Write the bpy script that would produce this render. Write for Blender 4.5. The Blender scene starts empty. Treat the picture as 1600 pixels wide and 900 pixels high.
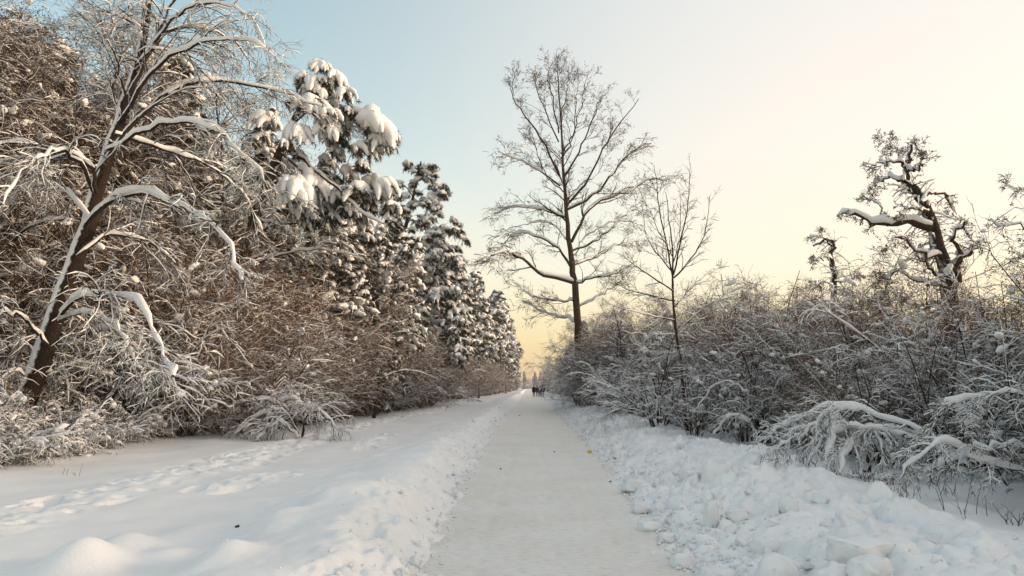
import bpy, math, random
import numpy as np
from mathutils import Vector
R_ = math.radians
SC = bpy.context.scene
COL = SC.collection

# ------------------------------------------------------------------ camera, sky, sun, exposure
CAMZ = 1.65
PITCH, YAW, FPX = R_(7.6), R_(1.3), 1155.6
cam = bpy.data.cameras.new('camera'); cam.lens = 26.0; cam.sensor_width = 36.0
cam.clip_start = 0.05; cam.clip_end = 5000
camo = bpy.data.objects.new('camera', cam); COL.objects.link(camo)
camo.location = (0, 0, CAMZ); camo.rotation_euler = (R_(90) + PITCH, 0, YAW)
SC.camera = camo

SUN_EL, SUN_AZ = R_(10.0), R_(84.0)          # azimuth measured clockwise from +Y (the path's direction)
world = bpy.data.worlds.new('World'); SC.world = world; world.use_nodes = True
nt = world.node_tree; nt.nodes.clear()
sky = nt.nodes.new('ShaderNodeTexSky'); sky.sky_type = 'NISHITA'; sky.sun_disc = False
sky.sun_elevation = SUN_EL; sky.sun_rotation = SUN_AZ
sky.air_density = 1.0; sky.dust_density = 2.5; sky.ozone_density = 0.8; sky.altitude = 100
def _n(typ, **kw):
    n = nt.nodes.new(typ)
    for k, v in kw.items(): setattr(n, k, v)
    return n
def _ramp(stops, src, interp='EASE'):
    r = _n('ShaderNodeValToRGB'); r.color_ramp.interpolation = interp
    while len(r.color_ramp.elements) < len(stops): r.color_ramp.elements.new(.5)
    for el, (p_, c_) in zip(r.color_ramp.elements, stops): el.position = p_; el.color = tuple(c_) + (1,)
    nt.links.new(src, r.inputs[0]); return r.outputs[0]
tcw = _n('ShaderNodeTexCoord'); sxyz = _n('ShaderNodeSeparateXYZ'); nt.links.new(tcw.outputs['Generated'], sxyz.inputs[0])
# thin veil of high haze over the clear sky: golden at the horizon, peach above, thicker on the sun's side
veil = _ramp([(0.0, (1., .61, .20)), (.06, (1., .73, .37)), (.15, (1., .84, .64)), (.30, (1., .86, .75)), (.55, (.84, .81, .78))], sxyz.outputs['Z'], 'LINEAR')
vs = _n('ShaderNodeVectorMath', operation='SCALE'); vs.inputs['Scale'].default_value = VEIL_GAIN = 2.68; nt.links.new(veil, vs.inputs[0])
fx = _n('ShaderNodeMapRange', interpolation_type='SMOOTHSTEP'); fx.inputs['From Min'].default_value = -.50; fx.inputs['From Max'].default_value = .45
fx.inputs['To Min'].default_value = .04; fx.inputs['To Max'].default_value = .85; nt.links.new(sxyz.outputs['X'], fx.inputs['Value'])
fz = _n('ShaderNodeMapRange', interpolation_type='SMOOTHSTEP'); fz.inputs['From Min'].default_value = .05; fz.inputs['From Max'].default_value = .50
fz.inputs['To Min'].default_value = .75; fz.inputs['To Max'].default_value = 0.0; nt.links.new(sxyz.outputs['Z'], fz.inputs['Value'])
mxf = _n('ShaderNodeMath', operation='MAXIMUM'); nt.links.new(fx.outputs[0], mxf.inputs[0]); nt.links.new(fz.outputs[0], mxf.inputs[1])
zen = _ramp([(.0, (.97, .98, .84)), (.5, (.95, 1.0, .84)), (.85, (.74, .70, .60))], sxyz.outputs['Z'])
mixs = _n('ShaderNodeMix', data_type='RGBA', blend_type='MULTIPLY'); mixs.inputs['Factor'].default_value = 1.0
nt.links.new(sky.outputs[0], mixs.inputs['A']); nt.links.new(zen, mixs.inputs['B'])
mixv = _n('ShaderNodeMix', data_type='RGBA'); nt.links.new(mxf.outputs[0], mixv.inputs['Factor']); nt.links.new(mixs.outputs['Result'], mixv.inputs['A']); nt.links.new(vs.outputs[0], mixv.inputs['B'])
bg = _n('ShaderNodeBackground'); bg.inputs['Strength'].default_value = 0.15; wo = _n('ShaderNodeOutputWorld')
nt.links.new(mixv.outputs['Result'], bg.inputs['Color']); nt.links.new(bg.outputs[0], wo.inputs['Surface'])
sun = bpy.data.lights.new('sun', 'SUN'); sun.energy = 1.9; sun.angle = R_(10); sun.color = (1.0, 0.73, 0.49)
suno = bpy.data.objects.new('sun', sun); COL.objects.link(suno)
sd = Vector((math.sin(SUN_AZ) * math.cos(SUN_EL), math.cos(SUN_AZ) * math.cos(SUN_EL), math.sin(SUN_EL)))
suno.rotation_euler = sd.to_track_quat('Z', 'Y').to_euler(); suno.location = (30, 10, 30)
SC.view_settings.view_transform = 'Standard'; SC.view_settings.look = 'None'
SC.view_settings.exposure = 1.48; SC.view_settings.gamma = 1.0
SC.render.engine = 'CYCLES'
SC.cycles.max_bounces = 4; SC.cycles.diffuse_bounces = 2; SC.cycles.glossy_bounces = 1

# ------------------------------------------------------------------ small helpers
def cross(a, b): return np.cross(a, b)
_F = np.array([-math.sin(YAW) * math.cos(PITCH), math.cos(YAW) * math.cos(PITCH), math.sin(PITCH)])
_Rt = np.array([math.cos(YAW), math.sin(YAW), 0.0])
_U = np.cross(_Rt, _F)
def W(px, py, Y):
    """world point at distance Y ahead seen in direction of the photo pixel (a surveyor's sight line)"""
    d = _F + (px - 800) / FPX * _Rt - (py - 450) / FPX * _U
    k = Y / d[1]
    return np.array([d[0] * k, Y, CAMZ + d[2] * k])
def norm(v):
    return v / np.maximum(np.linalg.norm(v, axis=-1, keepdims=True), 1e-9)

def setp(o, label=None, cat=None, group=None, kind=None):
    if label: o['label'] = label
    if cat: o['category'] = cat
    if group: o['group'] = group
    if kind: o['kind'] = kind
    return o
def empty(name, loc, label, cat, group=None, rz=0.0):
    o = bpy.data.objects.new(name, None); COL.objects.link(o)
    o.location = loc; o.rotation_euler = (0, 0, rz); o.empty_display_size = 0.3
    return setp(o, label, cat, group)

ORG = {}
class MB:
    """collects vertices and faces, then links them as ONE mesh object"""
    def __init__(s): s.v = []; s.q = []; s.t = []; s.n = 0
    def add(s, v, q=None, t=None):
        v = np.asarray(v, float).reshape(-1, 3)
        if q is not None and len(q): s.q.append(np.asarray(q) + s.n)
        if t is not None and len(t): s.t.append(np.asarray(t) + s.n)
        s.v.append(v); s.n += len(v)
    def tubes(s, P, R, S=4, snow=False):
        N, K, _ = P.shape
        if N == 0: return
        T = np.empty_like(P); T[:, 1:-1] = P[:, 2:] - P[:, :-2]; T[:, 0] = P[:, 1] - P[:, 0]; T[:, -1] = P[:, -1] - P[:, -2]
        T = norm(T)
        ref = np.zeros_like(P); ref[..., 2] = 1.0
        if not snow:
            ref[:] = np.where(np.abs(T[:, :1, 2:3]) > .8, np.array([1., 0.2, 0]), np.array([0, 0, 1.]))
        else:
            ref[..., 1] += 0.05
        Sd = norm(cross(T, ref)); U = cross(Sd, T)
        a = np.arange(S) / S * 2 * math.pi + (0.3 if not snow else math.pi / 2)
        ca, sa = np.cos(a), np.sin(a)
        V = P[:, :, None, :] + R[:, :, None, None] * (ca[None, None, :, None] * Sd[:, :, None, :] + sa[None, None, :, None] * U[:, :, None, :])
        i = np.arange(N)[:, None, None] * K * S; k = np.arange(K - 1)[None, :, None] * S; j = np.arange(S)[None, None, :]; j2 = (j + 1) % S
        q = np.stack([i + k + j, i + k + j2, i + k + S + j2, i + k + S + j], -1).reshape(-1, 4)
        s.add(V, q)
    def build(s, name, mat, parent=None, smooth=True, mi=None):
        v = np.concatenate(s.v) if s.v else np.zeros((0, 3))
        if parent is not None and parent.name in ORG: v = v - np.array(ORG[parent.name])
        q = np.concatenate(s.q) if s.q else np.zeros((0, 4), int); t = np.concatenate(s.t) if s.t else np.zeros((0, 3), int)
        me = bpy.data.meshes.new(name)
        me.vertices.add(len(v)); me.vertices.foreach_set('co', v.astype(np.float32).ravel())
        me.loops.add(len(q) * 4 + len(t) * 3)
        me.loops.foreach_set('vertex_index', np.concatenate([q.ravel(), t.ravel()]).astype(np.int32))
        me.polygons.add(len(q) + len(t))
        ls = np.concatenate([np.arange(len(q)) * 4, len(q) * 4 + np.arange(len(t)) * 3])
        me.polygons.foreach_set('loop_start', ls.astype(np.int32))
        me.update(calc_edges=True)
        me.polygons.foreach_set('use_smooth', np.full(len(q) + len(t), smooth))
        me.materials.append(mat)
        o = bpy.data.objects.new(name, me); COL.objects.link(o)
        if parent is not None: o.parent = parent
        return o

# numpy noise --------------------------------------------------------
def _h(ix, iy, s):
    n = (ix.astype(np.int64) * 374761393 + iy.astype(np.int64) * 668265263 + s * 1442695041) & 0xffffffff
    n = ((n ^ (n >> 13)) * 1274126177) & 0xffffffff
    n = ((n ^ (n >> 16)) * 2246822519) & 0xffffffff
    return ((n ^ (n >> 15)) & 0xffffff) / float(0xffffff)
def vnoise(x, y, s=0):
    ix = np.floor(x); iy = np.floor(y); fx = x - ix; fy = y - iy
    fx = fx * fx * (3 - 2 * fx); fy = fy * fy * (3 - 2 * fy)
    a = _h(ix, iy, s); b = _h(ix + 1, iy, s); c = _h(ix, iy + 1, s); d = _h(ix + 1, iy + 1, s)
    return (a * (1 - fx) + b * fx) * (1 - fy) + (c * (1 - fx) + d * fx) * fy
def fbm(x, y, s=0, o=4, g=.5):
    r = 0; am = 1; t = 0
    for i in range(o):
        r = r + am * vnoise(x * 2 ** i + 17.3 * i, y * 2 ** i + 5.1 * i, s + i); t += am; am *= g
    return r / t - .5
def domes(x, y, s, lo=.25, hi=.62):
    ix = np.floor(x); iy = np.floor(y); best = np.zeros_like(x)
    for dx in (-1, 0, 1):
        for dy in (-1, 0, 1):
            cx = ix + dx; cy = iy + dy
            px = cx + _h(cx, cy, s); py = cy + _h(cx, cy, s + 7)
            rr = lo + (hi - lo) * _h(cx, cy, s + 13) ** 2
            k = .7 + .6 * _h(cx, cy, s + 17)
            d2 = ((x - px) ** 2 * k + (y - py) ** 2 / k)
            best = np.maximum(best, np.sqrt(np.maximum(0, rr * rr - d2)))
    return best
def sstep(a, b, x):
    t = np.clip((x - a) / (b - a), 0, 1); return t * t * (3 - 2 * t)

# ------------------------------------------------------------------ materials
def mat(name):
    m = bpy.data.materials.new(name); m.use_nodes = True
    n = m.node_tree.nodes; b = n['Principled BSDF']
    return m, m.node_tree, b
def N(t, typ, **kw):
    n = t.nodes.new(typ)
    for k, v in kw.items():
        if k.startswith('i_'): n.inputs[k[2:].replace('_', ' ')].default_value = v
        else: setattr(n, k, v)
    return n
def ramp(t, stops):
    r = t.nodes.new('ShaderNodeValToRGB'); e = r.color_ramp.elements
    while len(e) < len(stops): e.new(.5)
    for el, (p, c) in zip(e, stops): el.position = p; el.color = tuple(c) + (1,)
    return r
def snow_mat(name, col, rough=.65, bscale=60., bstr=.25, bdist=.01, var=None):
    m, t, b = mat(name)
    b.inputs['Roughness'].default_value = rough
    b.inputs['Specular IOR Level'].default_value = .3
    tc = N(t, 'ShaderNodeNewGeometry')
    n1 = N(t, 'ShaderNodeTexNoise'); n1.inputs['Scale'].default_value = 1.3; n1.inputs['Detail'].default_value = 4
    t.links.new(tc.outputs['Position'], n1.inputs['Vector'])
    c2 = var or tuple(c * .93 for c in col)
    r = ramp(t, [(.35, c2), (.65, col)])
    t.links.new(n1.outputs['Fac'], r.inputs[0]); t.links.new(r.outputs[0], b.inputs['Base Color'])
    n2 = N(t, 'ShaderNodeTexNoise'); n2.inputs['Scale'].default_value = bscale; n2.inputs['Detail'].default_value = 5
    t.links.new(tc.outputs['Position'], n2.inputs['Vector'])
    bp = N(t, 'ShaderNodeBump'); bp.inputs['Strength'].default_value = bstr; bp.inputs['Distance'].default_value = bdist
    t.links.new(n2.outputs['Fac'], bp.inputs['Height']); t.links.new(bp.outputs[0], b.inputs['Normal'])
    return m
def bark_mat(name, c1, c2, snow_lo=.45, snow_hi=.7, side=(0, 0, 1), scale=30):
    """bark with snow that has stuck on the faces turned up / to the weather side"""
    m, t, b = mat(name)
    b.inputs['Roughness'].default_value = .9; b.inputs['Specular IOR Level'].default_value = .15
    g = N(t, 'ShaderNodeNewGeometry')
    n1 = N(t, 'ShaderNodeTexNoise'); n1.inputs['Scale'].default_value = scale; n1.inputs['Detail'].default_value = 4
    t.links.new(g.outputs['Position'], n1.inputs['Vector'])
    r = ramp(t, [(.35, c1), (.7, c2)]); t.links.new(n1.outputs['Fac'], r.inputs[0])
    dt = N(t, 'ShaderNodeVectorMath', operation='DOT_PRODUCT'); dt.inputs[1].default_value = side
    t.links.new(g.outputs['Normal'], dt.inputs[0])
    n2 = N(t, 'ShaderNodeTexNoise'); n2.inputs['Scale'].default_value = 9; n2.inputs['Detail'].default_value = 3
    t.links.new(g.outputs['Position'], n2.inputs['Vector'])
    ad = N(t, 'ShaderNodeMath', operation='MULTIPLY_ADD'); ad.inputs[1].default_value = .7; ad.inputs[2].default_value = -.35
    t.links.new(n2.outputs['Fac'], ad.inputs[0])
    a2 = N(t, 'ShaderNodeMath', operation='ADD'); t.links.new(ad.outputs[0], a2.inputs[0]); t.links.new(dt.outputs['Value'], a2.inputs[1])
    mr = N(t, 'ShaderNodeMapRange'); mr.inputs['From Min'].default_value = snow_lo; mr.inputs['From Max'].default_value = snow_hi
    t.links.new(a2.outputs[0], mr.inputs['Value'])
    mx = N(t, 'ShaderNodeMix', data_type='RGBA'); t.links.new(mr.outputs[0], mx.inputs['Factor'])
    t.links.new(r.outputs[0], mx.inputs['A']); mx.inputs['B'].default_value = (.8, .8, .82, 1)
    t.links.new(mx.outputs['Result'], b.inputs['Base Color'])
    bp = N(t, 'ShaderNodeBump'); bp.inputs['Strength'].default_value = .6; bp.inputs['Distance'].default_value = .02
    t.links.new(n1.outputs['Fac'], bp.inputs['Height']); t.links.new(bp.outputs[0], b.inputs['Normal'])
    return m
def flat_mat(name, c1, c2=None, rough=.85, scale=4):
    m, t, b = mat(name); b.inputs['Roughness'].default_value = rough; b.inputs['Specular IOR Level'].default_value = .2
    g = N(t, 'ShaderNodeNewGeometry'); n1 = N(t, 'ShaderNodeTexNoise'); n1.inputs['Scale'].default_value = scale
    t.links.new(g.outputs['Position'], n1.inputs['Vector'])
    r = ramp(t, [(.35, c1), (.65, c2 or tuple(c * 1.5 for c in c1))]); t.links.new(n1.outputs['Fac'], r.inputs[0])
    t.links.new(r.outputs[0], b.inputs['Base Color'])
    return m
M_SNOW = snow_mat('tree_snow', (.83, .83, .84), bscale=14, bstr=.6, bdist=.05)
M_GROUND = snow_mat('ground_snow', (.86, .86, .87), bscale=45, bstr=.35, bdist=.012, var=(.80, .80, .81))
M_CHUNK = snow_mat('chunk_snow', (.84, .84, .85), bscale=40, bstr=.4, bdist=.01)
M_BARK = bark_mat('dark_bark', (.020, .011, .006), (.085, .048, .027), .9, 1.2)
M_TRUNK = bark_mat('snow_plastered_bark', (.012, .008, .006), (.04, .026, .018), .42, .6, side=(-.78, -.5, .38))
M_GNARL = bark_mat('gnarled_bark', (.014, .009, .007), (.05, .034, .024), .62, .85, side=(-.75, -.1, .62))
M_TAN = bark_mat('tan_twig_bark', (.075, .038, .019), (.21, .112, .055), .95, 1.2)
M_NEEDLE = flat_mat('needles', (.016, .017, .008), (.040, .036, .016))
M_LEAF = flat_mat('withered_leaf', (.05, .026, .012), (.17, .09, .042), scale=9)
M_STALK = flat_mat('dry_stalk', (.03, .022, .016), (.09, .065, .045))

# ------------------------------------------------------------------ ground
PX = np.array([-10, 3, 6.4, 13.5, 27.6, 59, 130, 700.]);
PL = np.array([-.85, -.85, -.92, -1.18, -1.35, -1.2, -1.3, -1.5]); PR = np.array([1.35, 1.4, 1.48, 1.62, 1.78, 1.9, 2.2, 2.4])
def base_z(y):
    return .16 * np.exp(-((y - 74) / 14) ** 2) + .10 * np.exp(-((y - 104) / 9) ** 2)
def ground_z(x, y):
    x = np.asarray(x, float); y = np.asarray(y, float)
    wob = (vnoise(y * .8, y * 0 + 3, 5) - .5) * .22 + (vnoise(y * 3.1, y * 0 + 3, 6) - .5) * .09
    L = np.interp(y, PX, PL) + wob; Rr = np.interp(y, PX, PR) + (vnoise(y * .9, y * 0 + 9, 8) - .5) * .25 + (vnoise(y * 3.7, y * 0 + 9, 9) - .5) * .12
    rag = fbm(x * 3.2, y * 2.4, 401, 4) * .34 * (1 - sstep(40, 120, y)); dl = L - x + rag; dr = x - Rr + rag
    z = np.full_like(x, -.03)
    # left bank, crest, field
    crest = .38 + .12 * (vnoise(y * .35, y * 0, 21) - .5) + .10 * np.exp(-((y - 8.3) / 1.6) ** 2)
    lz = crest * sstep(-.05, .8, dl) - (crest - .20) * sstep(.85, 2.3, dl)
    lz = lz + fbm(x * .55, y * .28, 31, 3) * .14 * sstep(.6, 2, dl)
    lz = lz + np.abs(fbm(x * .6, y * 1.9, 34, 3)) * .20 * sstep(.4, .9, dl) * (1 - sstep(1.6, 3.2, dl)) * sstep(8.5, 12, y)
    # right bank
    cr = .34 + .16 * (vnoise(y * .4, y * 0, 22) - .5)
    rz = cr * sstep(-.05, 1.7, dr) - (cr - .20) * sstep(2.2, 4.3, dr)
    rz = rz + fbm(x * .5, y * .35, 41, 3) * .20 * sstep(.8, 2.5, dr)
    m = dl > 0; z = np.where(m, np.maximum(lz, -.03 + .0 * z), z); m = dr > 0; z = np.where(m, np.maximum(rz, -.03), z)
    # lumps of thrown snow
    lr = sstep(.0, .25, dr) * (1 - sstep(2.2, 3.6, dr + .8 * (vnoise(x * .6, y * .4, 3) - .5)))
    nz = .55 + .9 * vnoise(x * .9, y * .7, 91)
    wx = x + fbm(x * 3, y * 3, 201, 3) * .35; wy = y + fbm(x * 3 + 9, y * 3, 205, 3) * .35
    d1 = domes(wx * 1.7, wy * 1.7, 50, .1, .6) * .22 + domes(wx * 3.6 + 3, wy * 3.6, 55, .1, .6) * .17 + domes(wx * 7.7, wy * 7.7, 58, .1, .6) * .10 + fbm(x * 9, y * 9, 210, 3) * .05
    z = z + lr * nz * d1 * (1 - sstep(60, 260, y))
    er = sstep(-.42, .02, dr) * (1 - sstep(.02, .3, dr)); el_ = sstep(-.35, .02, dl) * (1 - sstep(.02, .3, dl))
    crumb = np.maximum(domes(wx * 11, wy * 11, 301, .05, .6) * .10, domes(wx * 6, wy * 6, 303, .0, .5) * .16)
    z = z + (er + el_) * crumb
    ll = sstep(.0, .15, dl) * (1 - sstep(.55, 1.0, dl))
    z = z + ll * (domes(wx * 4.3, wy * 4.3, 61, .0, .6) * .08 + domes(wx * 10, wy * 10, 63, 0, .6) * .04 + fbm(x * 6, y * 6, 64, 4) * .12)
    # crumbs at the very edges of the path
    # trampled track and footprints on the left field
    tx = -6.1 + .35 * np.sin(y * .16) ; tr = np.exp(-((x - tx) / .62) ** 4)
    z = z + tr * (.05 - domes(x * 3.0 + fbm(x * 4, y * 4, 70) * .8, y * 2.1, 71, .2, .6) * .42 + fbm(x * 7, y * 6, 73, 3) * .09)
    fx = -4.1 + .3 * np.sin(y * .5); fp = np.exp(-((x - fx) / .42) ** 4) * sstep(8.5, 10, y) * (1 - sstep(22, 27, y))
    fp = fp * sstep(.40, .62, vnoise(y * .55, y * 0, 77))
    z = z + fp * (.05 - domes(x * 2.6, y * 1.9, 75, .2, .6) * .48 + fbm(x * 7, y * 6, 76, 3) * .10)
    # soft mounds in the field (buried tufts)
    for mx, my, mr, mh in MOUNDS:
        d2 = ((x - mx) ** 2 + ((y - my) * .8) ** 2) / mr ** 2
        z = z + mh * np.exp(-d2 * 1.1) - mh * .15 * np.exp(-d2 * .3)
    z = z + fbm(x * 2.2, y * 2.2, 80, 3) * .022 * (sstep(.3, 1, dl) + sstep(.3, 1, dr))
    z = z + .25 * sstep(7.5, 14, np.abs(x)) + fbm(x * .05, y * .05, 90, 2) * 1.2 * sstep(20, 90, np.abs(x))
    return z + base_z(y)
def mnd(px, py, r, h):
    d = _F + (px - 800) / FPX * _Rt - (py - 450) / FPX * _U; k = (CAMZ - .22) / -d[2]
    return (d[0] * k, d[1] * k, r, h)
MOUNDS = [mnd(128, 880, .30, .26), mnd(200, 852, .26, .14), mnd(352, 880, .26, .18), mnd(262, 862, .20, .06), mnd(440, 830, .3, .08), mnd(560, 800, .35, .12),
          mnd(500, 808, .3, .09), mnd(300, 830, .25, .06), mnd(640, 790, .3, .05), mnd(1340, 850, .28, .14), mnd(1180, 733, .4, .16), mnd(1290, 765, .35, .1),
          mnd(1450, 820, .35, .12), mnd(1530, 850, .4, .12), mnd(1380, 800, .3, .1), mnd(1225, 745, .3, .08), mnd(1500, 790, .3, .08), mnd(980, 665, .6, .12)]
def gz(x, y): return float(ground_z(np.array([x]), np.array([y]))[0])
def axis(segs):
    out = [segs[0][0]]
    for a, b, d0, d1 in segs:
        p = out[-1]
        while p < b - 1e-6:
            f = (p - a) / (b - a); p += d0 + (d1 - d0) * f; out.append(min(p, b))
    return np.array(out)
xs_r = axis([(0, 4.2, .022, .03), (4.2, 12, .03, .09), (12, 60, .2, 3), (60, 900, 6, 120)])
xs = np.concatenate([-xs_r[:0:-1], xs_r])
ys = axis([(-25, 4, 1.0, .05), (4, 9, .02, .028), (9, 60, .03, .25), (60, 300, .3, 2.5), (300, 1200, 5, 120)])
GX, GY = np.meshgrid(xs, ys)
GZ = ground_z(GX, GY)
mb = MB(); nx = len(xs); ny = len(ys)
idx = np.arange(nx * ny).reshape(ny, nx)
mb.add(np.stack([GX, GY, GZ], -1), np.stack([idx[:-1, :-1], idx[:-1, 1:], idx[1:, 1:], idx[1:, :-1]], -1).reshape(-1, 4))
setp(mb.build('snow_ground', M_GROUND), kind='structure')
# packed path
m, t, b = mat('packed_snow_path'); M_PATH = m
b.inputs['Roughness'].default_value = .55; b.inputs['Specular IOR Level'].default_value = .3
g = N(t, 'ShaderNodeNewGeometry')
mp = N(t, 'ShaderNodeMapping'); mp.inputs['Scale'].default_value = (1.6, 5.5, 1); t.links.new(g.outputs['Position'], mp.inputs['Vector'])
n1 = N(t, 'ShaderNodeTexNoise'); n1.inputs['Scale'].default_value = 5; n1.inputs['Detail'].default_value = 7; n1.inputs['Roughness'].default_value = .7
t.links.new(mp.outputs[0], n1.inputs['Vector'])
n3 = N(t, 'ShaderNodeTexNoise'); n3.inputs['Scale'].default_value = .9; n3.inputs['Detail'].default_value = 3; t.links.new(g.outputs['Position'], n3.inputs['Vector'])
r1 = ramp(t, [(.34, (.66, .60, .52)), (.45, (.85, .82, .79)), (.60, (.90, .885, .87))]); t.links.new(n1.outputs['Fac'], r1.inputs[0])
r3 = ramp(t, [(.35, (.95, .93, .89)), (.62, (1, 1, 1))]); t.links.new(n3.outputs['Fac'], r3.inputs[0])
mx = N(t, 'ShaderNodeMix', data_type='RGBA', blend_type='MULTIPLY'); mx.inputs['Factor'].default_value = 1
t.links.new(r1.outputs[0], mx.inputs['A']); t.links.new(r3.outputs[0], mx.inputs['B']); t.links.new(mx.outputs['Result'], b.inputs['Base Color'])
n2 = N(t, 'ShaderNodeTexNoise'); n2.inputs['Scale'].default_value = 16; n2.inputs['Detail'].default_value = 6; t.links.new(mp.outputs[0], n2.inputs['Vector'])
bp = N(t, 'ShaderNodeBump'); bp.inputs['Strength'].default_value = .9; bp.inputs['Distance'].default_value = .02
t.links.new(n2.outputs['Fac'], bp.inputs['Height']); t.links.new(bp.outputs[0], b.inputs['Normal'])
pys = axis([(-25, 3, 1., .06), (3, 12, .03, .04), (12, 60, .05, .4), (60, 700, .5, 30)]); pu = np.linspace(0, 1, 120)
PU, PYY = np.meshgrid(pu, pys); L = np.interp(PYY, PX, PL) - .35; Rr = np.interp(PYY, PX, PR) + .4
PXX = L + (Rr - L) * PU
PZ = .0 + base_z(PYY) + fbm(PXX * 1.1, PYY * .7, 11, 3) * .02 + fbm(PXX * 5, PYY * 9, 15, 3) * .012
for c0, dpt, w in ((.28, .008, .06), (-.45, .010, .08), (.95, .010, .1)):
    PZ -= dpt * np.exp(-((PXX - c0 - .05 * np.sin(PYY * .5)) / w) ** 2)
PZ -= domes(PXX * 3.1 + PYY * .3, PYY * 2.2, 501, -.25, .5) * .045 * (1 - sstep(25, 60, PYY))
PZ -= .03 * sstep(.93, 1, np.abs(PU * 2 - 1))
mb = MB(); idx = np.arange(PXX.size).reshape(PXX.shape)
mb.add(np.stack([PXX, PYY, PZ], -1), np.stack([idx[:-1, :-1], idx[:-1, 1:], idx[1:, 1:], idx[1:, :-1]], -1).reshape(-1, 4))
setp(mb.build('packed_snow_path', M_PATH), kind='structure')

# ------------------------------------------------------------------ branch growing
def grow(rng, P0, D0, L, R0, K=5, wander=.15, trop=0.0, tipr=.25, bow=None):
    n = len(P0); P = np.empty((n, K + 1, 3)); P[:, 0] = P0; D = norm(D0.copy()); st = (np.asarray(L) / K)[:, None]
    for k in range(K):
        D = D + rng.normal(0, wander, (n, 3)); tr = trop if np.ndim(trop) else np.full(n, trop)
        D[:, 2] += tr * (.4 + (k + 1) / K) ; D = norm(D)
        P[:, k + 1] = P[:, k] + D * st
    tt = np.linspace(0, 1, K + 1)[None]; R = np.asarray(R0)[:, None] * (1 - (1 - tipr) * tt)
    return P, R
def spawn(rng, P, R, n, t0=.25, t1=1., amin=30, amax=65, rf=.55, up=0., rmin=.002):
    Nn, K1, _ = P.shape; K = K1 - 1
    t = rng.uniform(t0, t1, (Nn, n)); f = t * K; i = np.minimum(f.astype(int), K - 1); fr = (f - i)[..., None]
    ar = np.arange(Nn)[:, None]
    A = P[ar, i]; B = P[ar, i + 1]; pos = A + (B - A) * fr; T = norm(B - A)
    rad = (R[ar, i] * (1 - fr[..., 0]) + R[ar, i + 1] * fr[..., 0]) * rf
    rv = rng.normal(0, 1, (Nn, n, 3)); rv[..., 2] += up; pp = norm(rv - (rv * T).sum(-1, keepdims=True) * T)
    a = np.radians(rng.uniform(amin, amax, (Nn, n)))[..., None]
    D = T * np.cos(a) + pp * np.sin(a)
    return pos.reshape(-1, 3), D.reshape(-1, 3), t.ravel(), np.maximum(rad.ravel(), rmin)
def snow_on(rng, mb, P, R, a=.012, b=1.0, gap=.25, S=5, flat=.85, vmax=9., big=0.0, keep=1.0):
    """snow lying along branches: ridge tubes resting on the upper side, thick where the branch is level, broken in places"""
    if keep < 1:
        m = rng.random(len(P)) < keep; P = P[m]; R = R[m]
    if len(P) == 0: return
    Nn, K1, _ = P.shape
    T = np.empty_like(P); T[:, 1:-1] = P[:, 2:] - P[:, :-2]; T[:, 0] = P[:, 1] - P[:, 0]; T[:, -1] = P[:, -1] - P[:, -2]
    T = norm(T); hz = np.sqrt(np.maximum(0, 1 - T[..., 2] ** 2)) ** 1.5
    nz = (.40 + .95 * rng.random((Nn, K1)) ** 1.6) * (rng.random((Nn, K1)) > gap * .3)
    if K1 >= 14: nz = (.38 + .95 * rng.random((Nn, K1)) ** 1.2) * (rng.random((Nn, K1)) > gap * .6)
    nz = nz * .75 + .25 * np.roll(nz, 1, 1)
    if a < .03: a *= .72
    rs = np.minimum((a + b * R) * hz * nz, vmax)
    rs[:, 0] *= .6; rs[:, -1] *= .5
    Q = P.copy(); Q[..., 2] += R * .75 + rs * .45
    mb.tubes(Q, np.maximum(rs, .0005), S, snow=True)
def needles_on(rng, mb, P, per, ln=.08, w=.008, t0=.1, droop=.3):
    Nn, K1, _ = P.shape; K = K1 - 1
    t = rng.uniform(t0, 1, (Nn, per)); f = t * K; i = np.minimum(f.astype(int), K - 1); fr = (f - i)[..., None]; ar = np.arange(Nn)[:, None]
    A = P[ar, i]; B = P[ar, i + 1]; pos = (A + (B - A) * fr).reshape(-1, 3); T = norm(B - A).reshape(-1, 3)
    rv = rng.normal(0, 1, pos.shape); rv[:, 2] -= droop; D = norm(norm(rv) + .7 * T); sd = norm(cross(D, rng.normal(0, 1, pos.shape)))
    l = (ln * rng.uniform(.6, 1.3, len(pos)))[:, None]
    V = np.stack([pos - sd * w / 2, pos + sd * w / 2, pos + D * l], 1).reshape(-1, 3)
    mb.add(V, t=np.arange(len(V)).reshape(-1, 3))
def leaves_on(rng, mb, P, per, sz=.05, keep=1.0):
    if keep < 1: P = P[rng.random(len(P)) < keep]
    Nn, K1, _ = P.shape; K = K1 - 1
    i = rng.integers(1, K + 1, (Nn, per)); pos = P[np.arange(Nn)[:, None], i].reshape(-1, 3) + rng.normal(0, sz * .4, (Nn * per, 3))
    a = norm(rng.normal(0, 1, pos.shape)) * sz * .5; b2 = norm(cross(a, rng.normal(0, 1, pos.shape))) * sz * .3; cu = norm(cross(a, b2)) * sz * .12
    V = np.stack([pos - a, pos + b2 + cu, pos + a, pos - b2 + cu], 1).reshape(-1, 3)
    mb.add(V, q=np.arange(len(V)).reshape(-1, 4))
def smooth_path(pts, n):
    pts = np.asarray(pts, float); p = np.vstack([2 * pts[0] - pts[1], pts, 2 * pts[-1] - pts[-2]]); m = len(pts) - 1
    out = []
    for u in np.linspace(0, m - 1e-6, n):
        i = int(u); f = u - i; a, b2, c, d = p[i], p[i + 1], p[i + 2], p[i + 3]
        out.append(.5 * ((2 * b2) + (-a + c) * f + (2 * a - 5 * b2 + 4 * c - d) * f * f + (-a + 3 * b2 - 3 * c + d) * f ** 3))
    return np.array(out)
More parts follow.
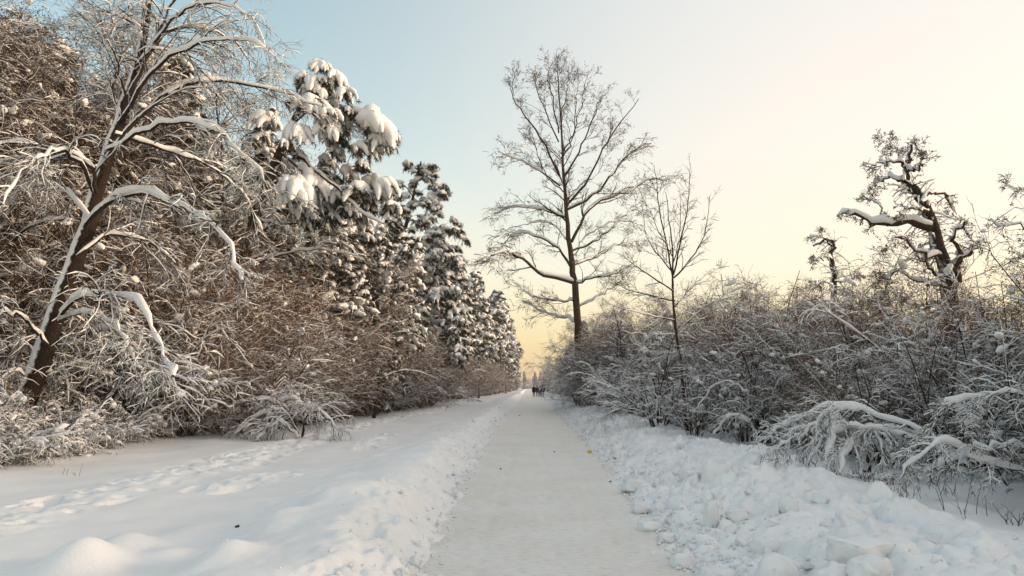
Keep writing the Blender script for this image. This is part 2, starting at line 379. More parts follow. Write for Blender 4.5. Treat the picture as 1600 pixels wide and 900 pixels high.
def limb(rng, px, Y, dY=0., n=14, jit=.02):
    k = len(px); P = [W(x, y, Y + dY * i / (k - 1)) for i, (x, y) in enumerate(px)]
    P = smooth_path(P, n); P[1:-1] += rng.normal(0, jit, (n - 2, 3)); return P

def copy_plant(root, loc, rz, sc, label, group, tilt=(0, 0), name=None):
    c = root.copy(); COL.objects.link(c); c.location = loc; c.rotation_euler = (tilt[0], tilt[1], rz); c.scale = (sc, sc, sc) if np.isscalar(sc) else sc
    c['label'] = label; c['group'] = group
    for ch in KIDS[root.name]:
        d = ch.copy(); COL.objects.link(d); d.parent = c
        for g2 in KIDS.get(ch.name, []):
            e = g2.copy(); COL.objects.link(e); e.parent = d
    return c
KIDS = {}
def finish(root, parts):
    """parts: list of (name, MB, material)"""
    kids = []
    for nm, mb_, m_ in parts:
        if mb_.n: kids.append(mb_.build(nm, m_, root))
    KIDS[root.name] = kids
    return root

# ------------------------------------------------------------------ plant kinds
Z0 = np.zeros(3)
def lumps_on(rng, mb, P, n, r0=.03, r1=.08):
    """lumps of snow caught in forks and on twig tops"""
    P = P.reshape(-1, 3); c = P[rng.integers(0, len(P), n)]; r = rng.uniform(0, 1, n) ** 2 * (r1 - r0) + r0
    a = rng.uniform(0, 6.283, n); u = np.linspace(-1, 1, 6)
    d = np.stack([np.cos(a), np.sin(a), rng.normal(0, .4, n)], -1) * 1.4
    Q = c[:, None] + d[:, None] * u[None, :, None] * r[:, None, None] * 1.5 + rng.normal(0, .15, (n, 6, 3)) * r[:, None, None]
    Rr = r[:, None] * np.sqrt(np.maximum(0, 1 - u ** 2))[None] * rng.uniform(.7, 1.3, (n, 6)) + .0006
    mb.tubes(Q, Rr, 7, snow=True)
def make_shrub(seed, name, h=4., stems=16, spread=.55, droop=-.10, snow=1.0, bark=None, leaves=0., base=.35, thick=1., n1=8, l2=5, l3=4, lumps=60):
    rng = np.random.default_rng(seed); rt = empty(name, (0, 0, 0), 'x', 'shrub', 'x'); st, sn, lf = MB(), MB(), MB()
    a = rng.uniform(0, 2 * math.pi, stems); rr = base * np.sqrt(rng.random(stems))
    P0 = np.stack([rr * np.cos(a), rr * np.sin(a), np.full(stems, -.15)], -1)
    sp = spread * rng.uniform(.1, 1.0, stems)
    D0 = np.stack([np.cos(a) * sp, np.sin(a) * sp, np.ones(stems)], -1)
    L = h * rng.uniform(.5, 1.15, stems)
    P, R = grow(rng, P0, D0, L, rng.uniform(.014, .03, stems) * thick * h / 4, 9, .09, droop * rng.uniform(.1, 1.6, stems), .22)
    st.tubes(P, R, 5); snow_on(rng, sn, P, R, .018 * snow, 1.3, .3, 6)
    p, d, tt, r = spawn(rng, P, R, n1, .15, 1., 25, 60, .6, rmin=.005)
    P1, R1 = grow(rng, p, d, h * .34 * (1.15 - .75 * tt) * rng.uniform(.5, 1.2, len(p)), r, 5, .14, droop * .9, .4)
    st.tubes(P1, R1, 4); snow_on(rng, sn, P1, R1, .017 * snow, 1.1, .4)
    p, d, tt, r = spawn(rng, P1, R1, l2, .15, 1., 25, 65, .65, rmin=.0042)
    P2, R2 = grow(rng, p, d, h * .15 * rng.uniform(.5, 1.3, len(p)), r, 4, .18, droop * .8, .5)
    st.tubes(P2, R2, 3); snow_on(rng, sn, P2, R2, .013 * snow, 1.0, .5, 4, keep=.6)
    p, d, tt, r = spawn(rng, P2, R2, l3, .2, 1., 25, 70, .75, rmin=.0036)
    P3, R3 = grow(rng, p, d, h * .06 * rng.uniform(.4, 1.4, len(p)), r, 3, .2, droop * .6, .6)
    st.tubes(P3, R3, 3); snow_on(rng, sn, P3, R3, .010 * snow, .9, .5, 4, keep=.3)
    lumps_on(rng, sn, P1, lumps // 2)
    if leaves: leaves_on(rng, lf, P3, 2, .045, leaves)
    return finish(rt, [('stems', st, bark or M_BARK), ('snow_cover', sn, M_SNOW), ('withered_leaves', lf, M_LEAF)])

def make_deciduous(seed, name, h=13., lean=(.1, 0), n1=22, l1=.42, droop=-.12, snow=1.0, bark=None, low=.22, n2=8, n3=7, n4=3, up0=.5):
    rng = np.random.default_rng(seed); rt = empty(name, (0, 0, 0), 'x', 'tree', 'x'); tk, cr, sn = MB(), MB(), MB()
    P, R = grow(rng, np.array([[0, 0, -.2]]), np.array([[lean[0], lean[1], 1.]]), np.array([h]), np.array([h * .013]), 16, .07, 0, .12)
    tk.tubes(P, R, 9); snow_on(rng, sn, P, R, .01, .7, .3)
    p, d, tt, r = spawn(rng, P, R, n1, low, 1., 30, 62, .5, up=up0)
    P1, R1 = grow(rng, p, d, h * l1 * (1.25 - tt) * rng.uniform(.65, 1.15, len(p)), r, 9, .12, droop, .2)
    cr.tubes(P1, R1, 5); snow_on(rng, sn, P1, R1, .035 * snow, 1.1, .25, 6)
    p, d, tt, r = spawn(rng, P1, R1, n2, .15, 1., 25, 60, .55, rmin=.007)
    P2, R2 = grow(rng, p, d, h * .125 * (1.2 - .5 * tt) * rng.uniform(.5, 1.2, len(p)), r, 6, .15, droop, .4)
    cr.tubes(P2, R2, 4); snow_on(rng, sn, P2, R2, .024 * snow, 1.0, .4, keep=.8)
    p, d, tt, r = spawn(rng, P2, R2, n3, .15, 1., 25, 60, .65, rmin=.006)
    P3, R3 = grow(rng, p, d, h * .055 * rng.uniform(.5, 1.3, len(p)), r, 4, .18, droop, .5)
    cr.tubes(P3, R3, 3); snow_on(rng, sn, P3, R3, .016 * snow, 1.0, .5, 4, keep=.36)
    p, d, tt, r = spawn(rng, P3, R3, n4, .2, 1., 25, 65, .8, rmin=.005)
    P4, R4 = grow(rng, p, d, h * .026 * rng.uniform(.5, 1.3, len(p)), r, 3, .2, droop * .7, .6)
    cr.tubes(P4, R4, 3); snow_on(rng, sn, P4, R4, .011 * snow, .9, .5, 4, keep=.12)
    lumps_on(rng, sn, P2, 60, .04, .12); lf = MB(); leaves_on(rng, lf, P4, 2, .07, .5)
    return finish(rt, [('trunk', tk, M_BARK), ('crown', cr, bark or M_BARK), ('snow_cover', sn, M_SNOW), ('withered_leaves', lf, M_LEAF)])

def pads(rng, C, out, size, cr, nd, sn, m=11, needle=26, nl=.22, nw=.022, fat=1.0, droop=-.34):
    """drooping boughs of conifer foliage, each loaded with finger-shaped snow"""
    n = len(C); size = np.asarray(size)
    a = rng.uniform(0, 2 * math.pi, (n, m)); D = np.stack([np.cos(a), np.sin(a), rng.uniform(-.1, .45, (n, m))], -1) + out[:, None, :] * .9
    P0 = C[:, None, :] + rng.normal(0, .10, (n, m, 3)) * size[:, None, None]
    L = size[:, None] * rng.uniform(.55, 1.15, (n, m)); L = L.ravel(); sz = np.repeat(size, m)
    P, R = grow(rng, P0.reshape(-1, 3), D.reshape(-1, 3), L, sz * .018, 6, .10, droop, .4)
    cr.tubes(P, R, 3)
    needles_on(rng, nd, P, needle, nl, nw, .05, .5)
    tt = np.linspace(0, 1, 7)[None]
    prof = (.27 - .16 * tt) * np.where(tt > .95, .35, 1.0)
    rs = sz[:, None] * prof * rng.uniform(.75, 1.15, (n * m, 7)) * fat * rng.uniform(.6, 1.15, (n * m, 1))
    Q = P.copy(); Q[..., 2] += rs * .55
    keep = rng.random(n * m) < .62
    rs[:, 0] *= .7
    if fat < 1:
        keep2 = rng.random(n * m) < .2; rs[:, 4:] *= .3; sn.tubes(Q[keep2], rs[keep2] * 1.1, 7, snow=True)
        lumps_on(rng, sn, P[:, 1:6] + np.array([0, 0, .03]), int(n * m * .45), .03 * float(size.mean()) / .6, .17 * float(size.mean()) / .6)
    else: sn.tubes(Q[keep], rs[keep], 8, snow=True)
    # rounded cap on the middle of each bough
    th = np.linspace(0, math.pi, 7); K = 7
    ax = np.stack([np.cos(th) * 0, np.cos(th) * 0, -np.cos(th)], -1)
    cz = C[:, None, :] + size[:, None, None] * .27 * fat * ax[None] * np.array([1, 1, .8]) + np.array([0, 0, 1.]) * (size * .16)[:, None, None]
    cz[..., 0] += np.linspace(0, .001, 7)
    rr = size[:, None] * (.22 + .2 * rng.random((n, 1))) * fat * np.sin(th)[None] * rng.uniform(.9, 1.1, (n, 7)) + .001
    sn.tubes(cz, rr, 9)

def make_conifer(seed, name, h=14., rb=2.4, crown0=.25, n=70, size=(.5, 1.), lean=(0, 0), fat=1., m=10, needle=24, taper=.9, nl=.22, top=True, cat='pine', snowy=1.):
    rng = np.random.default_rng(seed); rt = empty(name, (0, 0, 0), 'x', 'tree', 'x'); tk, cr, nd, sn = MB(), MB(), MB(), MB()
    P, R = grow(rng, np.array([[0, 0, -.2]]), np.array([[lean[0], lean[1], 1.]]), np.array([h]), np.array([h * .014]), 14, .035, 0, .12)
    tk.tubes(P, R, 9)
    t = crown0 + (1 - crown0) * (np.arange(n) + rng.random(n)) / n; f = t * 14; i = np.minimum(f.astype(int), 13); fr = (f - i)[:, None]
    pos = P[0, i] * (1 - fr) + P[0, i + 1] * fr
    u = (t - crown0) / (1 - crown0)
    rad = rb * (1 - u) ** taper * rng.uniform(.6, 1.1, n) * np.clip(u * 6 + .35, 0, 1) + .12
    az = np.arange(n) * 2.39996 + rng.normal(0, .3, n)
    D = np.stack([np.cos(az), np.sin(az), np.full(n, .30)], -1)
    Pb, Rb = grow(rng, pos, D, rad * 1.05, .012 + rad * .018, 7, .06, -.10, .35)
    cr.tubes(Pb, Rb, 4); snow_on(rng, sn, Pb, Rb, .03, 1.2, .1, 5)
    s = (size[0] + (size[1] - size[0]) * (1 - u)) * rng.uniform(.75, 1.2, n)
    C = Pb[:, -1]; out = norm(np.stack([np.cos(az), np.sin(az), 0 * az], -1))
    C2 = Pb[:, 4]; mk = rad > 1.1
    C3 = Pb[:, 2]; mk3 = rad > 1.9
    C = np.concatenate([C, C2[mk], C3[mk3]]); out = np.concatenate([out, out[mk] * .5, out[mk3] * .3]); s = np.concatenate([s, s[mk] * .9, s[mk3] * .8])
    if top:
        C = np.concatenate([C, P[:, -1]]); out = np.concatenate([out, np.zeros((1, 3))]); s = np.append(s, size[0] * .8)
    C = C - np.array([0, 0, .1])
    pads(rng, C, out, s, cr, nd, sn, m, needle, nl, nl * .1, fat)
    return finish(rt, [('trunk', tk, M_TRUNK), ('branches', cr, M_BARK), ('needle_foliage', nd, M_NEEDLE), ('snow_cover', sn, M_SNOW)])

PROTO = {}
PROTO['up'] = [make_shrub(s, 'snowy_shrub', 3.9, 14, .55, -.04, snow=1.05, n1=7, thick=1.2, l3=3) for s in (1, 2, 3)]
PROTO['arch'] = [make_shrub(s, 'arching_shrub', 4.2, 15, .75, -.16, snow=1.75, thick=1.4, lumps=120, l3=3) for s in (4, 5, 6)]
PROTO['tan'] = [make_shrub(s, 'fine_twigged_shrub', 3.8, 22, .5, -.07, snow=.75, bark=M_TAN, n1=10, l3=5, leaves=.55, lumps=25) for s in (7, 8, 9)]
PROTO['low'] = [make_shrub(s, 'low_bush', 1.9, 20, 1.0, -.20, snow=1.8, base=.5, thick=1.6, n1=8, l2=5, l3=3, leaves=.2, lumps=110) for s in (10, 11)]
PROTO['dec'] = [make_deciduous(s, 'snowy_broadleaf_tree', 13., ln) for s, ln in ((20, (.15, 0)), (21, (.05, -.1)), (22, (-.1, .05)), (23, (.22, 0)))]
PROTO['pine'] = [make_conifer(s, 'snowy_pine', 14., 2.9, .35, 80, (.5, 1.0), (lx, 0), .6, 12, 52) for s, lx in ((30, .1), (31, -.05))]
PROTO['spruce'] = [make_conifer(s, 'snowy_spruce', 13., 2.4, .08, 150, (.35, .75), (0, 0), .5, 10, 50, taper=.85) for s in (35, 36)]

# ------------------------------------------------------------------ named trees of the photograph
def hero(name, loc, label, cat='tree', group=None):
    rt = empty(name, loc, label, cat, group); ORG[rt.name] = tuple(loc); return rt
def stack(ps): return np.stack(ps)

def twigs(rng, P, R, cr, sn, levels, rmin=.0035, keep=.9):
    """levels: (n, length, t0, amin, amax, droop, rf, snow_a, K, sides)"""
    for (n, L, t0, a0, a1, dr, rf, sa, K, S) in levels:
        p, d, tt, r = spawn(rng, P, R, n, t0, 1., a0, a1, rf, rmin=rmin)
        P, R = grow(rng, p, d, L * (1.15 - .55 * tt) * rng.uniform(.5, 1.25, len(p)), r, K, .13, dr, .35)
        cr.tubes(P, R, S); snow_on(rng, sn, P, R, sa, 1.0, .25, 5 if S > 3 else 4, keep=keep)
    return P, R

# 1. leaning broadleaf tree at the left with arching limbs
rng = np.random.default_rng(101)
Y0 = 17.
base = W(30, 640, Y0); bx, by = base[0] - .4, Y0
rt = hero('leaning_broadleaf_tree', (bx, by, gz(bx, by) - .1), 'large leaning broadleaf tree at left, dark trunk plastered with snow, long arching limbs')
tk, cr, sn = MB(), MB(), MB()
T = limb(rng, [(8, 705), (32, 640), (66, 560), (106, 440), (138, 350), (160, 270), (186, 190), (208, 120), (226, 50), (236, -20), (252, -90)], Y0, 1.0, 26, .012)
T[0] = (bx, by, gz(bx, by) - .1)
RT = np.interp(np.linspace(0, 1, 26), [0, .25, .5, .75, 1], [.27, .22, .16, .10, .03])
tk.tubes(T[None], RT[None], 12); snow_on(rng, sn, T[None], RT[None] * .6, .07, .75, .12, 8)
LB = [([(134, 350), (185, 308), (235, 304), (300, 330), (345, 362), (365, 400), (378, 440)], 0, -2.0, .075, .075),
      ([(96, 490), (128, 462), (178, 460), (220, 478), (243, 520), (256, 560), (270, 590)], -.3, -3.0, .05, .085),
      ([(92, 500), (130, 490), (170, 497), (192, 530), (215, 570)], 0, -2.0, .035, .06),
      ([(150, 300), (140, 262), (112, 240), (60, 226), (0, 224), (-60, 235)], 0, -1.5, .06, .06),
      ([(146, 300), (120, 250), (92, 237), (60, 248), (30, 275), (5, 320)], 0, -3.0, .05, .05),
      ([(165, 250), (215, 190), (262, 145), (320, 130), (375, 130), (440, 142), (500, 165)], 0, 1.5, .07, .055),
      ([(166, 235), (240, 196), (300, 192), (350, 215), (400, 262), (430, 300)], 0, -1.0, .055, .05),
      ([(186, 190), (240, 110), (290, 75), (345, 60), (400, 66), (430, 90)], .3, -2.0, .06, .045),
      ([(200, 150), (232, 80), (262, 20), (300, -40), (340, -70)], .3, 1.5, .06, .04),
      ([(215, 100), (270, 30), (330, 5), (390, 25), (415, 75)], .4, -1.5, .045, .04),
      ([(212, 110), (262, 50), (320, 45), (370, 70), (400, 120)], .4, 3, .045, .04),
      ([(196, 150), (182, 100), (170, 55), (178, 20), (205, -10)], .2, -1, .035, .03),
      ([(190, 180), (170, 130), (158, 85), (166, 40)], .2, 1, .03, .03),
      ([(225, 60), (200, 10), (195, -60)], .4, 1, .04, .03),
      ([(120, 400), (165, 370), (215, 372), (262, 400), (290, 450), (300, 500)], 0, 2.0, .04, .045),
      ([(140, 340), (100, 300), (60, 290), (20, 310), (-10, 350)], 0, 2.0, .04, .045),
      ([(75, 540), (40, 500), (0, 490), (-40, 510)], 0, -2., .04, .05),
      ([(180, 210), (260, 235), (330, 262), (385, 310), (410, 360)], 0, 3.0, .045, .05)]
PB, RB = [], []
for px, y0, dy, r0, sa in LB:
    P = limb(rng, px, Y0 + y0, dy, 18, .03); Rr = np.linspace(r0, r0 * .2, 18); PB.append(P); RB.append(Rr)
    cr.tubes(P[None], Rr[None], 7); snow_on(rng, sn, P[None], Rr[None], sa, .8, .06, 8)
PB, RB = stack(PB), stack(RB)
P, R = twigs(rng, PB, RB, cr, sn, [(20, 1.6, .12, 20, 55, -.15, .5, .020, 7, 4), (6, .65, .15, 20, 55, -.12, .6, .016, 5, 3), (4, .3, .2, 25, 60, -.08, .7, .010, 3, 3)], keep=.5, rmin=.005)
finish(rt, [('trunk', tk, M_TRUNK), ('limbs', cr, M_TRUNK), ('snow_cover', sn, M_SNOW)])

# 2. tall bare tree beside the path, centre
rng = np.random.default_rng(102); Y0 = 56.
bb = W(906, 600, Y0)
rt = hero('tall_bare_tree', (bb[0], Y0, gz(bb[0], Y0) - .1), 'tallest bare broadleaf tree standing alone against the sky just right of the path')
tk, cr, sn = MB(), MB(), MB()
T = limb(rng, [(907, 615), (904, 560), (902, 500), (896, 430), (891, 390), (886, 330), (881, 270), (877, 200), (873, 130), (869, 82)], Y0, 0, 30, .03)
T[0, 2] = gz(bb[0], Y0) - .1
RT = np.interp(np.linspace(0, 1, 30), [0, .3, .5, .75, 1], [.33, .26, .18, .08, .015])
tk.tubes(T[None], RT[None], 10); snow_on(rng, sn, T[None], RT[None] * .5, .02, .5, .3, 6)
LB = [([(900, 443), (842, 425), (811, 401), (784, 394), (750, 412)], .15, .07), ([(893, 419), (869, 383), (829, 367), (802, 366), (785, 385)], .11, .10),
      ([(886, 341), (847, 328), (807, 324), (772, 334)], .09, .10), ([(875, 290), (838, 263), (811, 250), (785, 240)], .08, .08),
      ([(874, 275), (847, 216), (820, 179), (802, 150), (804, 112)], .09, .03), ([(897, 443), (927, 434), (962, 427), (996, 408)], .09, .08),
      ([(896, 414), (931, 401), (967, 381), (990, 374)], .08, .08), ([(893, 378), (913, 336), (940, 313), (980, 301), (1007, 284), (1048, 280)], .13, .11),
      ([(894, 392), (935, 374), (971, 341), (1002, 312)], .08, .07), ([(887, 327), (935, 299), (962, 263), (989, 237), (1018, 224)], .11, .06),
      ([(886, 320), (918, 281), (940, 237), (962, 201), (998, 154)], .10, .04), ([(880, 278), (909, 228), (931, 174), (938, 150)], .08, .02),
      ([(878, 252), (902, 190), (918, 120)], .07, .02), ([(873, 222), (843, 150), (831, 112)], .06, .02), ([(873, 208), (858, 130), (852, 98)], .06, .02),
      ([(876, 190), (886, 140), (890, 95)], .05, .02), ([(880, 300), (850, 270), (835, 225), (825, 190)], .05, .03), ([(898, 470), (870, 470), (830, 462), (800, 440)], .06, .09),
      ([(902, 500), (880, 496), (850, 488), (815, 470)], .07, .12), ([(902, 480), (925, 468), (950, 455), (970, 440)], .06, .09), ([(885, 310), (905, 290), (935, 270), (950, 235)], .05, .04),
      ([(884, 300), (870, 260), (855, 240), (840, 205)], .05, .03), ([(895, 400), (915, 370), (950, 350), (985, 345)], .05, .07), ([(876, 240), (895, 215), (900, 160), (905, 120)], .05, .02),
      ([(890, 380), (860, 350), (830, 348), (800, 355)], .05, .09)]
PB, RB = [], []
for k, (px, r0, sa) in enumerate(LB):
    P = limb(rng, px, Y0, rng.uniform(-4, 4), 16, .06); Rr = np.linspace(r0, r0 * .22, 16); PB.append(P); RB.append(Rr)
    cr.tubes(P[None], Rr[None], 7); snow_on(rng, sn, P[None], Rr[None], sa, .9, .10, 7)
PB, RB = stack(PB), stack(RB)
p, d, tt, r = spawn(rng, T[None, 14:], RT[None, 14:], 26, 0, .98, 25, 45, .4)
Pt, Rt_ = grow(rng, p, d, 2.8 * rng.uniform(.5, 1.2, len(p)) * (1.2 - .9 * tt), r, 15, .06, .02, .3); cr.tubes(Pt, Rt_, 4)
twigs(rng, Pt, Rt_, cr, sn, [(8, .9, .15, 20, 48, .04, .5, .02, 5, 3), (4, .4, .2, 20, 50, 0, .7, .018, 3, 3)], keep=.1, rmin=.009)
P, R = twigs(rng, PB, RB, cr, sn, [(11, 2.1, .12, 20, 48, .03, .42, .020, 6, 4), (6, .95, .2, 20, 50, -.01, .6, .018, 4, 3), (4, .5, .2, 20, 55, -.03, .8, .010, 3, 3)], keep=.2, rmin=.009)
lf = MB(); leaves_on(rng, lf, P, 2, .11, .35)
# clusters of hanging snowy twigs at the limb ends
tips = np.concatenate([PB[[0, 1, 2, 3, 7, 7, 9, 18], -2], PB[[0, 1, 7], -6]]); tips = np.repeat(tips, 26, 0) + rng.normal(0, .55, (26 * len(tips), 3)) * np.array([1.3, 1, .45])
dd = rng.normal(0, 1, tips.shape); dd[:, 2] *= .3
P, R = grow(rng, tips, dd, rng.uniform(.5, 1.3, len(tips)), np.full(len(tips), .02), 5, .15, -.15, .4)
cr.tubes(P, R, 3); snow_on(rng, sn, P, R, .035, 1., .2, 5, keep=.5)
finish(rt, [('trunk', tk, M_BARK), ('limbs', cr, M_BARK), ('snow_cover', sn, M_SNOW), ('withered_leaves', lf, M_LEAF)])

# 3. young tree with upright whips, right of the path
rng = np.random.default_rng(103); Y0 = 23.
bb = W(1074, 690, Y0)
rt = hero('young_upright_tree', (bb[0], Y0, gz(bb[0], Y0) - .1), 'slender young tree with a fan of upright whips rising above the right hand hedge')
tk, cr, sn = MB(), MB(), MB()
T = limb(rng, [(1076, 690), (1070, 640), (1065, 579), (1058, 530), (1053, 490), (1051, 434), (1051, 385), (1045, 340), (1040, 300)], Y0, 0, 24, .01)
T[0, 2] = gz(bb[0], Y0) - .1
RT = np.interp(np.linspace(0, 1, 24), [0, .5, 1], [.055, .038, .008])
tk.tubes(T[None], RT[None], 8); snow_on(rng, sn, T[None], RT[None], .01, .8, .4, 6)
LB = [([(1052, 447), (1044, 390), (1031, 334), (1026, 290), (1022, 262)], .03), ([(1052, 430), (1067, 361), (1076, 308), (1079, 255)], .03), ([(1053, 434), (1082, 401), (1102, 359), (1109, 306)], .03),
      ([(1049, 423), (1013, 375), (1004, 323)], .025), ([(1052, 455), (1000, 420), (972, 398)], .025), ([(1055, 470), (1015, 462), (975, 450), (955, 438)], .025), ([(1054, 480), (1090, 440), (1130, 415)], .022),
      ([(1056, 500), (1010, 492), (960, 478)], .02), ([(1058, 520), (1100, 480), (1135, 465)], .02), ([(1052, 410), (1062, 370), (1062, 300)], .02), ([(1050, 400), (1028, 360), (1016, 330)], .018)]
PB, RB = [], []
for px, r0 in LB:
    P = limb(rng, px, Y0, rng.uniform(-1.5, 1.5), 14, .012); Rr = np.linspace(r0, r0 * .2, 14); PB.append(P); RB.append(Rr)
    cr.tubes(P[None], Rr[None], 5); snow_on(rng, sn, P[None], Rr[None], .022, .9, .35, 6)
PB, RB = stack(PB), stack(RB)
P, R = twigs(rng, PB, RB, cr, sn, [(15, .8, .1, 25, 50, .02, .5, .022, 5, 3), (5, .3, .2, 25, 55, 0, .7, .018, 3, 3)], keep=.5, rmin=.005)
finish(rt, [('trunk', tk, M_BARK), ('limbs', cr, M_BARK), ('snow_cover', sn, M_SNOW)])

# 4. gnarled trees against the bright sky at the right
def gnarled(seed, name, label, Y0, trunk, rts, LBs, leafy, clump, shag):
    rng = np.random.default_rng(seed)
    bb = W(trunk[0][0], trunk[0][1], Y0)
    rt = hero(name, (bb[0], Y0, gz(bb[0], Y0) - .1), label); tk, cr, sn, lf = MB(), MB(), MB(), MB()
    T = limb(rng, trunk, Y0, .6, 30, .03); T[0, 2] = gz(bb[0], Y0) - .1
    RT = np.interp(np.linspace(0, 1, 30), np.linspace(0, 1, len(rts)), rts) * rng.uniform(.85, 1.2, 30)
    tk.tubes(T[None], RT[None], 10); snow_on(rng, sn, T[None], RT[None] * .6, .02, .6, .3, 8)
    PB, RB = [], []
    for px, r0, sa in LBs:
        r0 *= 1.0; sa *= .75
        P = limb(rng, px, Y0, rng.uniform(-1.5, 1.5), 14, .04); Rr = np.linspace(r0, r0 * .25, 14) * rng.uniform(.8, 1.25, 14); PB.append(P); RB.append(Rr)
        cr.tubes(P[None], Rr[None], 7); snow_on(rng, sn, P[None], Rr[None], sa, .9, .12, 8)
    PB, RB = stack(PB), stack(RB)
    # tufts of short twigs with leaf clumps at limb ends
    P, R = twigs(rng, PB, RB, cr, sn, [(7, .42, .5, 20, 70, -.04, .4, .02, 5, 4), (6, .24, .3, 20, 70, -.02, .7, .018, 4, 3), (3, .13, .3, 20, 70, 0, .8, .012, 3, 3)], keep=.25, rmin=.006)
    leaves_on(rng, lf, P, 2, .05, leafy)
    if shag:
        p, d, tt, r = spawn(rng, T[None], RT[None], shag, .1, .75, 40, 90, .12)
        P, R = grow(rng, p, d, rng.uniform(.3, .9, len(p)), np.full(len(p), .012), 5, .2, -.2, .4)
        cr.tubes(P, R, 3); snow_on(rng, sn, P, R, .03, 1, .2, 5, keep=.6); leaves_on(rng, lf, P, 5, .06, .8)
    return finish(rt, [('trunk', tk, M_GNARL), ('limbs', cr, M_BARK), ('leaf_clumps', lf, M_STALK), ('snow_cover', sn, M_SNOW)])
gnarled(104, 'gnarled_dark_tree', 'gnarled dark tree with broken crown and snowy crooked limbs, silhouetted at the right', 20.,
        [(1512, 700), (1505, 600), (1495, 523), (1480, 449), (1468, 394), (1457, 352), (1447, 322), (1429, 297), (1414, 284), (1418, 251), (1423, 226)], [.27, .24, .21, .16, .14, .09, .04],
        [([(1455, 356), (1432, 352), (1410, 344), (1387, 352), (1355, 345), (1328, 332), (1308, 338)], .10, .10), ([(1387, 352), (1372, 320), (1350, 308)], .04, .05),
         ([(1491, 425), (1499, 394), (1490, 371), (1507, 346)], .08, .07), ([(1497, 440), (1500, 402), (1515, 392), (1531, 378)], .09, .08), ([(1478, 440), (1450, 415), (1425, 388)], .06, .06),
         ([(1414, 284), (1390, 276), (1367, 292)], .05, .06), ([(1420, 262), (1395, 252), (1362, 258)], .045, .05), ([(1420, 268), (1440, 256), (1447, 236)], .04, .05), ([(1416, 270), (1400, 240), (1378, 215)], .012, .01),
         ([(1440, 318), (1455, 300), (1480, 310), (1495, 335)], .05, .08), ([(1470, 400), (1440, 395), (1405, 370), (1385, 385)], .05, .07), ([(1480, 450), (1440, 440), (1400, 425), (1375, 440)], .05, .07),
         ([(1485, 470), (1450, 480), (1410, 470)], .04, .07), ([(1450, 330), (1425, 325), (1408, 335)], .04, .05), ([(1420, 258), (1408, 245), (1398, 232)], .03, .05), ([(1424, 250), (1435, 235), (1432, 224)], .03, .05)], .5, 0, 150)
gnarled(105, 'crooked_snag_tree', 'thin crooked tree whose hooked top bends left, between the hedge and the gnarled dark tree', 27.,
        [(1318, 620), (1312, 540), (1305, 470), (1303, 430), (1298, 400), (1302, 382), (1290, 376), (1270, 384)], [.14, .12, .09, .06, .03],
        [([(1300, 385), (1285, 372), (1266, 368)], .035, .05), ([(1304, 440), (1320, 440), (1335, 432), (1343, 418)], .035, .04), ([(1300, 405), (1280, 402), (1268, 412)], .03, .05),
         ([(1304, 450), (1285, 440), (1270, 452)], .03, .05), ([(1306, 480), (1290, 470), (1275, 480)], .03, .05)], .6, 0, 60)

gnarled(108, 'overhanging_bare_tree', 'bare tree just outside the right edge whose snowy branch tips reach into the picture', 14.,
        [(1760, 700), (1745, 560), (1730, 430), (1715, 300), (1700, 180)], [.16, .14, .10, .05],
        [([(1732, 440), (1690, 420), (1640, 385), (1590, 355), (1548, 343)], .03, .05), ([(1720, 330), (1670, 325), (1620, 305), (1566, 285)], .022, .02), ([(1735, 480), (1690, 450), (1640, 440), (1600, 425)], .025, .04)], .1, 0, 0)

